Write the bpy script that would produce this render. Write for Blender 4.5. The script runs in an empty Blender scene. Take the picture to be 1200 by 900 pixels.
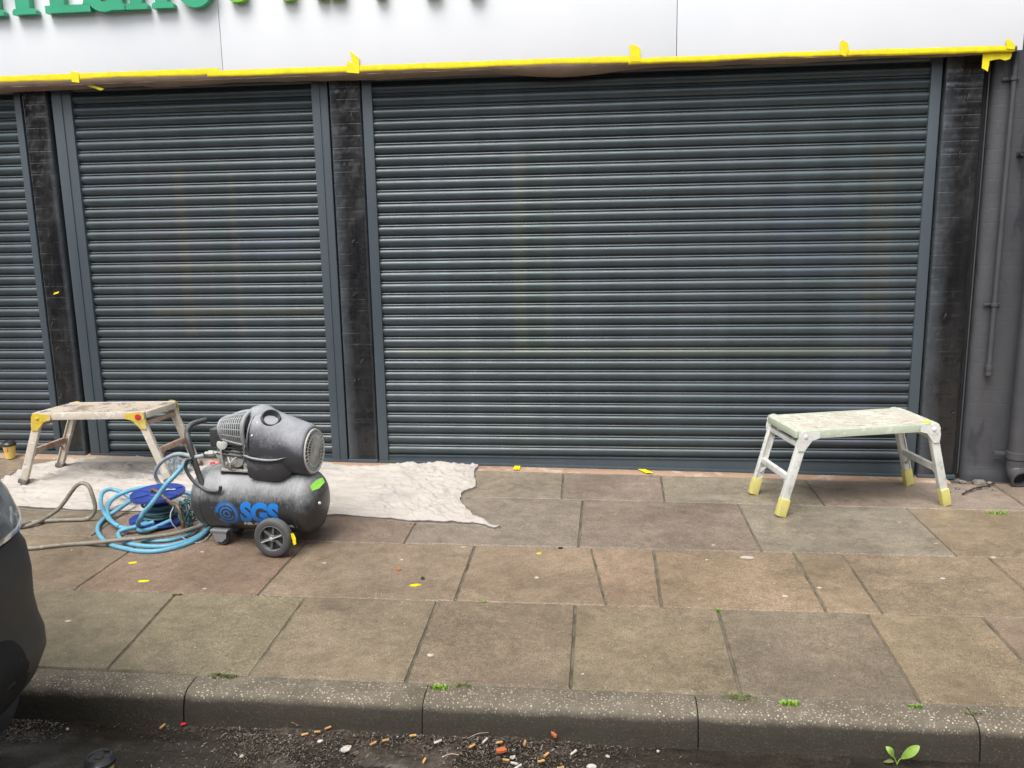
import bpy, bmesh, math, random
from mathutils import Vector, Matrix, Euler, noise
R = math.radians
PI = math.pi
rnd = random.Random(7)
sc = bpy.context.scene
COL = sc.collection

# ------------------------------------------------------------------ camera
CAM = Vector((1.5064, -5.7548, 1.6097))
FPX = 1023.56
RI = Vector((0.99413, 0.10657, 0.01797))
def cam_basis(y=-.1099, p=.1889, r=-.0183):
    fw = Vector((math.sin(y)*math.cos(p), math.cos(y)*math.cos(p), -math.sin(p)))
    r0 = Vector((math.cos(y), -math.sin(y), 0)); u0 = r0.cross(fw)
    return math.cos(r)*r0 + math.sin(r)*u0, -math.sin(r)*r0 + math.cos(r)*u0, fw
RI, UP, FW = cam_basis()
def at(px, py, y):
    "point of the vertical plane Y=y that shows at photo pixel (px,py)"
    d = FW*FPX + RI*(px-600) - UP*(py-450); t = (y-CAM.y)/d.y
    return CAM + d*t
def G(x, y):
    "height of the pavement"
    w = min(1, max(0, 1+y/1.5))
    return -.1 + w*(.042-.015*max(-3, min(5, x)))
def gp(px, py, dz=0):
    "point on the pavement (dz above it)"
    z = -.1
    d = FW*FPX + RI*(px-600) - UP*(py-450)
    for _ in range(8):
        t = (z+dz-CAM.z)/d.z; p = CAM + d*t; z = G(p.x, p.y)
    return p
ROADZ = -.235
def rp(px, py, dz=0):
    d = FW*FPX + RI*(px-600) - UP*(py-450); t = (ROADZ+dz-CAM.z)/d.z
    return CAM + d*t
cam = bpy.data.objects.new('camera', bpy.data.cameras.new('camera'))
COL.objects.link(cam)
m = Matrix((RI, UP, -FW)).transposed().to_4x4(); m.translation = CAM
cam.matrix_world = m
cam.data.sensor_width = 36; cam.data.lens = 36*FPX/1200; cam.data.clip_start = .05; cam.data.clip_end = 500
sc.camera = cam

# ------------------------------------------------------------------ object helpers
def tag(o, label=None, cat=None, group=None, kind=None):
    if label: o['label'] = label
    if cat: o['category'] = cat
    if group: o['group'] = group
    if kind: o['kind'] = kind
    return o
def thing(name, loc, label, cat, group=None):
    o = bpy.data.objects.new(name, None); COL.objects.link(o)
    o.location = loc; o.empty_display_size = .1
    return tag(o, label, cat, group)
class MB:
    def __init__(s): s.v = []; s.f = []; s.c = None
    def add(s, vs, fs):
        n = len(s.v); s.v += [Vector(v) for v in vs]; s.f += [tuple(i+n for i in f) for f in fs]; return s
    def box(s, c, d, rot=None, bev=0):
        c = Vector(c); M = rot.to_matrix() if isinstance(rot, Euler) else (rot or Matrix.Identity(3))
        bm = bmesh.new(); bmesh.ops.create_cube(bm, size=1)
        for v in bm.verts: v.co = Vector((v.co.x*d[0], v.co.y*d[1], v.co.z*d[2]))
        if bev: bmesh.ops.bevel(bm, geom=bm.edges[:], offset=bev, segments=2, affect='EDGES', profile=.6)
        bm.verts.index_update()
        s.add([c + M @ v.co for v in bm.verts], [[v.index for v in f.verts] for f in bm.faces]); bm.free(); return s
    def bar(s, a, b, w, h, up=(0,0,1), bev=0):
        "rectangular bar from a to b, w across, h along up"
        a = Vector(a); b = Vector(b); z = (b-a); L = z.length; z.normalize()
        y = Vector(up); y = (y - z*y.dot(z)).normalized(); x = y.cross(z)
        M = Matrix((x, y, z)).transposed()
        return s.box((a+b)/2, (w, h, L), M, bev)
    def tube(s, pts, r, seg=10, cap=True, closed=False):
        pts = [Vector(p) for p in pts]; n = len(pts); rr = r if isinstance(r, (list, tuple)) else [r]*n
        t0 = (pts[1]-pts[0]).normalized(); u = t0.orthogonal().normalized(); vs = []; fs = []
        for i, p in enumerate(pts):
            if closed: t = (pts[(i+1) % n]-pts[i-1]).normalized()
            else: t = (pts[min(i+1, n-1)]-pts[max(i-1, 0)]).normalized()
            u = (u - t*u.dot(t)).normalized(); w = t.cross(u)
            for k in range(seg):
                a = 2*PI*k/seg; vs.append(p + (u*math.cos(a)+w*math.sin(a))*rr[i])
        m_ = n if closed else n-1
        for i in range(m_):
            for k in range(seg):
                a = i*seg+k; b = i*seg+(k+1) % seg; c = ((i+1) % n)*seg
                fs.append((a, b, c+(k+1) % seg, c+k))
        if cap and not closed:
            fs.append(tuple(range(seg))[::-1]); fs.append(tuple((n-1)*seg+k for k in range(seg)))
        return s.add(vs, fs)
    def lathe(s, prof, o, axis, seg=32, cap=True):
        "prof: (distance along axis, radius)"
        o = Vector(o); a = Vector(axis).normalized(); u = a.orthogonal().normalized(); w = a.cross(u); vs = []; fs = []
        for (t, r) in prof:
            for k in range(seg):
                g = 2*PI*k/seg; vs.append(o + a*t + (u*math.cos(g)+w*math.sin(g))*r)
        for i in range(len(prof)-1):
            for k in range(seg):
                fs.append((i*seg+k, i*seg+(k+1) % seg, (i+1)*seg+(k+1) % seg, (i+1)*seg+k))
        if cap:
            fs.append(tuple(range(seg))[::-1]); fs.append(tuple((len(prof)-1)*seg+k for k in range(seg)))
        return s.add(vs, fs)
    def loft(s, secs, cap=True, closed=True):
        n = len(secs[0]); vs = [p for q in secs for p in q]; fs = []
        for i in range(len(secs)-1):
            for k in range(n if closed else n-1):
                fs.append((i*n+k, i*n+(k+1) % n, (i+1)*n+(k+1) % n, (i+1)*n+k))
        if cap: fs.append(tuple(range(n))[::-1]); fs.append(tuple((len(secs)-1)*n+k for k in range(n)))
        return s.add(vs, fs)
    def prism(s, poly, d):
        "poly: 3-D points of one face, d: extrusion vector"
        d = Vector(d); n = len(poly); poly = [Vector(p) for p in poly]
        return s.add(poly + [p+d for p in poly], [tuple(range(n))[::-1], tuple(range(n, 2*n))] + [(i, (i+1) % n, n+(i+1) % n, n+i) for i in range(n)])
    def build(s, name, mat, parent=None, smooth=None, fix=True, colors=None):
        me = bpy.data.meshes.new(name)
        off = parent.location if parent and parent.parent is None else Vector((0, 0, 0))
        p = parent
        off = Vector((0, 0, 0))
        while p: off = off + p.location; p = p.parent
        me.from_pydata([v-off for v in s.v], [], s.f)
        if fix:
            bm = bmesh.new(); bm.from_mesh(me); bmesh.ops.recalc_face_normals(bm, faces=bm.faces); bm.to_mesh(me); bm.free()
        me.materials.append(mat)
        if smooth is not None:
            me.polygons.foreach_set('use_smooth', [True]*len(me.polygons))
            if smooth < 180: me.set_sharp_from_angle(angle=R(smooth))
        if colors:
            ca = me.color_attributes.new('tint', 'FLOAT_COLOR', 'POINT')
            for i, c in enumerate(colors): ca.data[i].color = (*c, 1)
        me.update()
        o = bpy.data.objects.new(name, me); COL.objects.link(o); o.parent = parent
        return o
def spline(pts, n=8, closed=False):
    "Catmull-Rom through points"
    P = [Vector(p) for p in pts]; out = []; N = len(P)
    for i in range(N if closed else N-1):
        if closed: a, b, c, d = P[i-1], P[i], P[(i+1) % N], P[(i+2) % N]
        else: a, b, c, d = P[max(i-1, 0)], P[i], P[i+1], P[min(i+2, N-1)]
        for k in range(n):
            t = k/n
            out.append(.5*((2*b)+(c-a)*t+(2*a-5*b+4*c-d)*t*t+(3*b-a-3*c+d)*t**3))
    if not closed: out.append(P[-1])
    return out
def fbm(x, y, z=0, o=4):
    return noise.fractal(Vector((x, y, z)), 1, 2, o)

# ------------------------------------------------------------------ materials
def newmat(name):
    m = bpy.data.materials.new(name); m.use_nodes = True
    nt = m.node_tree; b = nt.nodes['Principled BSDF']; return m, nt, b
def nd(nt, t, **kw):
    n = nt.nodes.new(t)
    for k, v in kw.items():
        if k in n.inputs.keys(): n.inputs[k].default_value = v
        else: setattr(n, k, v)
    return n
def noise_n(nt, scale, detail=5, rough=.55, coord=None, stretch=None, dist=0):
    tc = nd(nt, 'ShaderNodeTexCoord'); src = tc.outputs['Object']
    if stretch:
        mp = nd(nt, 'ShaderNodeMapping'); mp.inputs['Scale'].default_value = stretch
        nt.links.new(src, mp.inputs['Vector']); src = mp.outputs[0]
    n = nd(nt, 'ShaderNodeTexNoise'); n.inputs['Scale'].default_value = scale
    n.inputs['Detail'].default_value = detail; n.inputs['Roughness'].default_value = rough
    n.inputs['Distortion'].default_value = dist
    nt.links.new(src, n.inputs['Vector']); return n.outputs['Fac']
def ramp(nt, src, stops):
    r = nd(nt, 'ShaderNodeValToRGB'); e = r.color_ramp.elements
    while len(e) < len(stops): e.new(.5)
    for i, (p, c) in enumerate(stops):
        e[i].position = p; c = (c, c, c) if isinstance(c, (int, float)) else c; e[i].color = (*c, 1)
    nt.links.new(src, r.inputs[0]); return r.outputs[0]
def mix(nt, fac, a, b, mode='MIX'):
    m = nd(nt, 'ShaderNodeMix', data_type='RGBA', blend_type=mode)
    for sock, v in ((m.inputs[0], fac), (m.inputs[6], a), (m.inputs[7], b)):
        if isinstance(v, bpy.types.NodeSocket): nt.links.new(v, sock)
        elif isinstance(v, (int, float)): sock.default_value = v if sock.type == 'VALUE' else (v, v, v, 1)
        else: sock.default_value = (*v, 1)
    return m.outputs[2]
def mathn(nt, op, a, b=0):
    m = nd(nt, 'ShaderNodeMath', operation=op)
    for i, v in enumerate((a, b)):
        if isinstance(v, bpy.types.NodeSocket): nt.links.new(v, m.inputs[i])
        else: m.inputs[i].default_value = v
    return m.outputs[0]
def bump(nt, b, h, strength=.3, dist=.01, prev=None):
    n = nd(nt, 'ShaderNodeBump'); n.inputs['Strength'].default_value = strength; n.inputs['Distance'].default_value = dist
    nt.links.new(h, n.inputs['Height'])
    if prev: nt.links.new(prev, n.inputs['Normal'])
    nt.links.new(n.outputs[0], b.inputs['Normal']); return n.outputs[0]
def plain(name, c, c2=None, scale=20, rough=.5, metal=0, bmp=.1, bs=60, lo=.4, hi=.65, rr=None, coat=0, stretch=None):
    m, nt, b = newmat(name)
    f = noise_n(nt, scale, 6, .6, stretch=stretch)
    c2 = c2 or tuple(x*.75 for x in c)
    nt.links.new(ramp(nt, f, [(lo, c), (hi, c2)]), b.inputs['Base Color'])
    b.inputs['Metallic'].default_value = metal
    if rr: nt.links.new(ramp(nt, noise_n(nt, scale*1.7, 4), [(.35, rr[0]), (.7, rr[1])]), b.inputs['Roughness'])
    else: b.inputs['Roughness'].default_value = rough
    if bmp: bump(nt, b, noise_n(nt, bs, 5), bmp, .004)
    if coat: b.inputs['Coat Weight'].default_value = coat; b.inputs['Coat Roughness'].default_value = .1
    return m

def mat_slab():
    m, nt, b = newmat('paving_concrete')
    at_ = nd(nt, 'ShaderNodeAttribute', attribute_name='tint')
    big = ramp(nt, noise_n(nt, 1.6, 6, .65), [(.3, .68), (.7, 1.22)])
    col = mix(nt, 1, at_.outputs['Color'], big, 'MULTIPLY')
    med = ramp(nt, noise_n(nt, 14, 8, .72), [(.3, .76), (.72, 1.22)])
    col = mix(nt, 1, col, med, 'MULTIPLY')
    col = mix(nt, 1, col, ramp(nt, noise_n(nt, 55, 5, .75), [(.36, .84), (.66, 1.2)]), 'MULTIPLY')
    fine = ramp(nt, noise_n(nt, 170, 3, .7), [(.3, .50), (.5, 1.), (.74, 1.75)])
    col = mix(nt, 1, col, fine, 'MULTIPLY')
    # scuffed pale, stretched dried paint haze near the shutters and scattered over the flags
    hz = ramp(nt, noise_n(nt, 2.2, 8, .7, stretch=(.55, 1.8, 1), dist=.8), [(.54, 0), (.78, .5)])
    tc = nd(nt, 'ShaderNodeTexCoord'); sp = nd(nt, 'ShaderNodeSeparateXYZ'); nt.links.new(tc.outputs['Object'], sp.inputs[0])
    near = nd(nt, 'ShaderNodeMapRange'); nt.links.new(sp.outputs['Y'], near.inputs[0])
    near.inputs[1].default_value = -1.7; near.inputs[2].default_value = -.7; near.inputs[3].default_value = .08; near.inputs[4].default_value = 1
    col = mix(nt, mathn(nt, 'MULTIPLY', hz, near.outputs[0]), col, (.38, .345, .295))
    # small pale grit
    vo = nd(nt, 'ShaderNodeTexVoronoi'); vo.inputs['Scale'].default_value = 42; nt.links.new(tc.outputs['Object'], vo.inputs['Vector'])
    g = ramp(nt, vo.outputs['Distance'], [(.05, 1), (.085, 0)])
    sel = ramp(nt, vo.outputs['Color'], [(.80, 0), (.86, .55)])
    col = mix(nt, mathn(nt, 'MULTIPLY', g, sel), col, (.42, .38, .30))
    ds = ramp(nt, noise_n(nt, 5.5, 9, .8, dist=.6), [(.56, 0), (.74, .55)])
    col = mix(nt, ds, col, (.075, .060, .045))
    # faint green along damp areas
    gr = ramp(nt, noise_n(nt, 3.1, 6, .7), [(.58, 0), (.8, .25)])
    col = mix(nt, gr, col, (.085, .09, .045))
    nt.links.new(col, b.inputs['Base Color'])
    nt.links.new(ramp(nt, noise_n(nt, 2.4, 5, .6), [(.35, .26), (.62, .60)]), b.inputs['Roughness'])
    b.inputs['Specular IOR Level'].default_value = .45
    h = bump(nt, b, noise_n(nt, 190, 4, .7), .55, .003)
    bump(nt, b, noise_n(nt, 9, 5, .6), .35, .012, h)
    return m
def mat_kerb():
    m, nt, b = newmat('kerb_aggregate')
    tc = nd(nt, 'ShaderNodeTexCoord')
    col = ramp(nt, noise_n(nt, 7, 7, .7), [(.3, (.10, .083, .060)), (.7, (.175, .150, .115))])
    for sc_, p0, p1, c, th in ((85, .20, .30, (.58, .53, .44), .50), (105, .24, .34, (.46, .40, .31), .45), (120, .2, .3, (.03, .028, .024), .6)):
        vo = nd(nt, 'ShaderNodeTexVoronoi'); vo.inputs['Scale'].default_value = sc_; vo.inputs['Randomness'].default_value = 1
        nt.links.new(tc.outputs['Object'], vo.inputs['Vector'])
        g = ramp(nt, vo.outputs['Distance'], [(p0, 1), (p1, 0)]); s = ramp(nt, vo.outputs['Color'], [(th, 0), (th+.04, .85)])
        col = mix(nt, mathn(nt, 'MULTIPLY', mathn(nt, 'MULTIPLY', g, s), ramp(nt, noise_n(nt, 5+sc_*.1, 5, .7), [(.35, .25), (.6, 1)])), col, c)
    col = mix(nt, ramp(nt, noise_n(nt, 4, 8, .75), [(.5, 0), (.75, .6)]), col, (.07, .06, .045))
    # road grime splashed up the lower face
    sp = nd(nt, 'ShaderNodeSeparateXYZ'); nt.links.new(tc.outputs['Object'], sp.inputs[0])
    mr = nd(nt, 'ShaderNodeMapRange'); nt.links.new(mathn(nt, 'ADD', sp.outputs['Z'], mathn(nt, 'MULTIPLY', noise_n(nt, 9, 5), .03)), mr.inputs[0])
    mr.inputs[1].default_value = -.128; mr.inputs[2].default_value = -.104; mr.inputs[3].default_value = .9; mr.inputs[4].default_value = 0
    col = mix(nt, mr.outputs[0], col, (.028, .025, .019))
    nt.links.new(col, b.inputs['Base Color']); b.inputs['Roughness'].default_value = .7; b.inputs['Specular IOR Level'].default_value = .25
    h = bump(nt, b, noise_n(nt, 110, 4, .7), .7, .004)
    bump(nt, b, noise_n(nt, 16, 4), .4, .01, h)
    return m
def mat_road():
    m, nt, b = newmat('wet_asphalt')
    col = ramp(nt, noise_n(nt, 5, 8, .7, stretch=(1, 3, 1)), [(.3, (.012, .010, .008)), (.7, (.040, .034, .026))])
    fine = ramp(nt, noise_n(nt, 150, 3, .7), [(.35, .6), (.7, 1.5)])
    col = mix(nt, 1, col, fine, 'MULTIPLY')
    # dried pale residue
    d = ramp(nt, noise_n(nt, 2.3, 9, .78, dist=1), [(.60, 0), (.72, .45)])
    col = mix(nt, d, col, (.15, .145, .14))
    nt.links.new(col, b.inputs['Base Color'])
    nt.links.new(ramp(nt, noise_n(nt, 3, 5), [(.40, .05), (.66, .38)]), b.inputs['Roughness'])
    bump(nt, b, noise_n(nt, 40, 5, .7), .22, .003)
    return m
def mat_shutter():
    m, nt, b = newmat('anthracite_paint')
    ge = nd(nt, 'ShaderNodeNewGeometry'); sp = nd(nt, 'ShaderNodeSeparateXYZ'); nt.links.new(ge.outputs['Position'], sp.inputs[0])
    a = noise_n(nt, 1.3, 4, .6, stretch=(.9, 1, .5))
    col = ramp(nt, a, [(.32, (.029, .047, .054)), (.5, (.036, .054, .062)), (.68, (.041, .050, .067))])
    st = ramp(nt, noise_n(nt, 5, 3, .5, stretch=(1.3, 1, .12)), [(.35, .86), (.65, 1.14)])
    col = mix(nt, 1, col, st, 'MULTIPLY')
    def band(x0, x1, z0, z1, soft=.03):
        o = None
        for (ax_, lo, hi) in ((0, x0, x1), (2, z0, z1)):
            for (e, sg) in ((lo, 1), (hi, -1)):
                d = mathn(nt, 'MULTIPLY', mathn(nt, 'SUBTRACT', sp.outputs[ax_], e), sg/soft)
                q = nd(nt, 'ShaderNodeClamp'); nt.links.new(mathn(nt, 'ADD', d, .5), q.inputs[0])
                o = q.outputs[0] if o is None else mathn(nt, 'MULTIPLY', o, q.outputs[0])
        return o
    # faint window-like reflections painted into the colour, in tall rectangular patches
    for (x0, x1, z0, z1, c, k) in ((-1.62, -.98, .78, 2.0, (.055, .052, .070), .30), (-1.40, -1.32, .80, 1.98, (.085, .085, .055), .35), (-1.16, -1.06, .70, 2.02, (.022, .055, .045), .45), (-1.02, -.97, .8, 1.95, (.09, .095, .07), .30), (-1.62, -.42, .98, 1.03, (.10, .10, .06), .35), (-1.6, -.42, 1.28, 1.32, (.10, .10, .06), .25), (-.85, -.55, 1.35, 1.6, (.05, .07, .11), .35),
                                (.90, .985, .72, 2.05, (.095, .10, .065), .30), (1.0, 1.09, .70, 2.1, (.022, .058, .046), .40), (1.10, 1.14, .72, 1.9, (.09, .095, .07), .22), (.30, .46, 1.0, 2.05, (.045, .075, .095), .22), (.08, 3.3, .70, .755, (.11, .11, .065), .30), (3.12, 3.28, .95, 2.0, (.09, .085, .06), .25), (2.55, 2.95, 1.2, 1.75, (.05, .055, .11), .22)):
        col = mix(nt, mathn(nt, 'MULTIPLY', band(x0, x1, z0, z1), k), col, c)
    # grime low down
    g = nd(nt, 'ShaderNodeMapRange'); nt.links.new(mathn(nt, 'ADD', sp.outputs[2], mathn(nt, 'MULTIPLY', noise_n(nt, 5, 6, .7), .5)), g.inputs[0])
    g.inputs[1].default_value = .15; g.inputs[2].default_value = .62; g.inputs[3].default_value = .12; g.inputs[4].default_value = 0
    col = mix(nt, g.outputs[0], col, (.10, .10, .09))
    nt.links.new(col, b.inputs['Base Color'])
    nt.links.new(ramp(nt, noise_n(nt, 6, 4, .6, stretch=(1, 1, .3)), [(.35, .33), (.65, .46)]), b.inputs['Roughness'])
    b.inputs['Specular IOR Level'].default_value = .65
    return m
def mat_guide():
    return plain('guide_grey_paint', (.064, .083, .098), (.052, .069, .083), 3, rough=.42, bmp=.06, bs=150, stretch=(1, 1, .3))
def mat_film(edges):
    "glossy black film stretched over a pillar, grey overspray along its edges"
    m, nt, b = newmat('black_film')
    tc = nd(nt, 'ShaderNodeTexCoord'); sp = nd(nt, 'ShaderNodeSeparateXYZ'); nt.links.new(tc.outputs['Object'], sp.inputs[0])
    x0, x1, wl, wr = edges
    nz = noise_n(nt, 7, 6, .65, stretch=(1, 1, .5))
    base = ramp(nt, noise_n(nt, 3.5, 7, .7, stretch=(2.6, 1, .35)), [(.42, (.009, .0095, .011)), (.62, (.018, .0185, .020)), (.80, (.070, .072, .078))])
    def edge(xa, w, sgn):
        d = mathn(nt, 'MULTIPLY', mathn(nt, 'SUBTRACT', sp.outputs['X'], xa), sgn/w)
        d = mathn(nt, 'ADD', d, mathn(nt, 'MULTIPLY', mathn(nt, 'SUBTRACT', nz, .5), 1.3))
        return ramp(nt, d, [(.15, 1), (1, 0)])
    col = base
    if wl: col = mix(nt, edge(x0, wl, 1), col, (.055, .063, .072))
    if wr: col = mix(nt, edge(x1, wr, -1), col, (.055, .063, .072))
    nt.links.new(col, b.inputs['Base Color'])
    nt.links.new(ramp(nt, noise_n(nt, 5, 5, .6), [(.35, .12), (.65, .42)]), b.inputs['Roughness'])
    b.inputs['Specular IOR Level'].default_value = .75
    # courses of the bricks beneath, telegraphing through
    w = nd(nt, 'ShaderNodeTexBrick'); w.inputs['Scale'].default_value = 1; w.inputs['Brick Width'].default_value = .225; w.inputs['Row Height'].default_value = .076
    w.inputs['Mortar Size'].default_value = .006; w.inputs['Mortar Smooth'].default_value = .7
    cb = nd(nt, 'ShaderNodeCombineXYZ'); nt.links.new(sp.outputs['X'], cb.inputs[0]); nt.links.new(sp.outputs['Z'], cb.inputs[1]); nt.links.new(cb.outputs[0], w.inputs['Vector'])
    h1 = bump(nt, b, mathn(nt, 'MULTIPLY', w.outputs['Fac'], ramp(nt, noise_n(nt, 4, 4), [(.42, 0), (.62, 1)])), .30, -.004)
    h2 = bump(nt, b, noise_n(nt, 6, 3, .5, stretch=(2.2, 1, .5), dist=.5), .5, .022, h1)
    bump(nt, b, noise_n(nt, 22, 3, .5, stretch=(2, 1, .4), dist=.8), .25, .006, h2)
    return m
def mat_wall():
    m, nt, b = newmat('painted_brick')
    tc = nd(nt, 'ShaderNodeTexCoord'); sp = nd(nt, 'ShaderNodeSeparateXYZ'); nt.links.new(tc.outputs['Object'], sp.inputs[0])
    w = nd(nt, 'ShaderNodeTexBrick'); w.inputs['Scale'].default_value = 1; w.inputs['Brick Width'].default_value = .225; w.inputs['Row Height'].default_value = .087
    w.inputs['Mortar Size'].default_value = .005; w.inputs['Mortar Smooth'].default_value = .6
    cb = nd(nt, 'ShaderNodeCombineXYZ'); nt.links.new(sp.outputs['X'], cb.inputs[0]); nt.links.new(sp.outputs['Z'], cb.inputs[1])
    wob = nd(nt, 'ShaderNodeVectorMath', operation='ADD'); 
    nzz = nd(nt, 'ShaderNodeCombineXYZ'); nt.links.new(mathn(nt, 'MULTIPLY', noise_n(nt, 8, 3), .02), nzz.inputs[1])
    nt.links.new(cb.outputs[0], wob.inputs[0]); nt.links.new(nzz.outputs[0], wob.inputs[1]); nt.links.new(wob.outputs[0], w.inputs['Vector'])
    col = ramp(nt, noise_n(nt, 3, 6, .65, stretch=(1.5, 1, .6)), [(.3, (.048, .049, .055)), (.7, (.075, .076, .083))])
    st = ramp(nt, noise_n(nt, 3.6, 4, .5, stretch=(2.2, 1, .5), dist=.6), [(.60, 0), (.64, .7)])
    col = mix(nt, st, col, (.030, .032, .042))
    nt.links.new(col, b.inputs['Base Color']); b.inputs['Roughness'].default_value = .5
    h = bump(nt, b, w.outputs['Fac'], .18, -.004)
    h = bump(nt, b, noise_n(nt, 60, 5, .65), .35, .003, h)
    bump(nt, b, noise_n(nt, 7, 4), .3, .012, h)
    return m
def mat_cloth():
    m, nt, b = newmat('cotton_dust_sheet')
    col = ramp(nt, noise_n(nt, 3, 7, .7), [(.3, (.36, .325, .29)), (.7, (.47, .43, .39))])
    tc = nd(nt, 'ShaderNodeTexCoord')
    # overspray smudges where things were sprayed
    for (cx, cy, rx, ry, s) in ((-1.62, -.42, .42, .26, .8), (-1.95, -.35, .30, .12, .5), (-.55, -.25, .5, .12, .5), (.2, -.75, .25, .1, .35), (-1.35, -.30, .2, .22, .8)):
        mp = nd(nt, 'ShaderNodeMapping', vector_type='TEXTURE'); mp.inputs['Location'].default_value = (cx, cy, 0); mp.inputs['Scale'].default_value = (rx, ry, 1)
        nt.links.new(tc.outputs['Object'], mp.inputs['Vector'])
        sz = nd(nt, 'ShaderNodeVectorMath', operation='MULTIPLY'); sz.inputs[1].default_value = (1, 1, 0); nt.links.new(mp.outputs[0], sz.inputs[0])
        ln = nd(nt, 'ShaderNodeVectorMath', operation='LENGTH'); nt.links.new(sz.outputs[0], ln.inputs[0])
        f = mathn(nt, 'SUBTRACT', 1, ln.outputs['Value'])
        f = mathn(nt, 'ADD', f, mathn(nt, 'MULTIPLY', mathn(nt, 'SUBTRACT', noise_n(nt, 9, 7, .75, stretch=(1, 1.6, 1), dist=.6), .5), 3.))
        f = ramp(nt, f, [(.35, 0), (1, s*.8)])
        col = mix(nt, f, col, (.085, .085, .09))
    nt.links.new(col, b.inputs['Base Color']); b.inputs['Roughness'].default_value = .9
    b.inputs['Sheen Weight'].default_value = .15
    h = bump(nt, b, noise_n(nt, 30, 6, .65, stretch=(.5, 1.8, 1), dist=.8), .35, .008)
    bump(nt, b, noise_n(nt, 300, 2), .2, .001, h)
    return m
def mat_dusty(name, c, dust=(.36, .37, .39), amt=.75, rough=.42, sc_=7, up=.9, metal=0):
    "paint or plastic with a coat of dried spray dust settled on it (thicker on what faced up)"
    m, nt, b = newmat(name)
    ge = nd(nt, 'ShaderNodeNewGeometry'); sp = nd(nt, 'ShaderNodeSeparateXYZ'); nt.links.new(ge.outputs['Normal'], sp.inputs[0])
    f = mathn(nt, 'MULTIPLY', sp.outputs['Z'], up)
    f = mathn(nt, 'ADD', f, mathn(nt, 'MULTIPLY', mathn(nt, 'SUBTRACT', noise_n(nt, sc_*.6, 5, .6), .5), 1.0))
    f = mathn(nt, 'ADD', f, mathn(nt, 'MULTIPLY', mathn(nt, 'SUBTRACT', noise_n(nt, sc_*5, 5, .75, stretch=(3, 1, .8)), .5), .75))
    f = mathn(nt, 'ADD', f, mathn(nt, 'MULTIPLY', ramp(nt, noise_n(nt, sc_*6, 3, .6), [(.66, 0), (.72, 1)]), .35))
    f = ramp(nt, f, [(.0, .04), (.85, amt)])
    col = mix(nt, f, c, dust); nt.links.new(col, b.inputs['Base Color'])
    nt.links.new(mix(nt, f, rough, .8), b.inputs['Roughness']); b.inputs['Metallic'].default_value = metal
    bump(nt, b, noise_n(nt, 90, 5, .7), .2, .002)
    return m
def mat_spattered(name, c, cols, sc_=14, rough=.55, metal=.0):
    m, nt, b = newmat(name); col = c
    col = ramp(nt, noise_n(nt, sc_*.5, 6, .7), [(.3, c), (.7, tuple(x*.8 for x in c))])
    for i, (cc, th) in enumerate(cols):
        f = ramp(nt, noise_n(nt, sc_*(1+.7*i), 7, .75, stretch=(1, 1, 1+.3*i), dist=.5+i*.3), [(th, 0), (th+.05, .9)])
        col = mix(nt, f, col, cc)
    nt.links.new(col, b.inputs['Base Color']); b.inputs['Roughness'].default_value = rough; b.inputs['Metallic'].default_value = metal
    bump(nt, b, noise_n(nt, 70, 5, .7), .35, .003)
    return m

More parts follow.
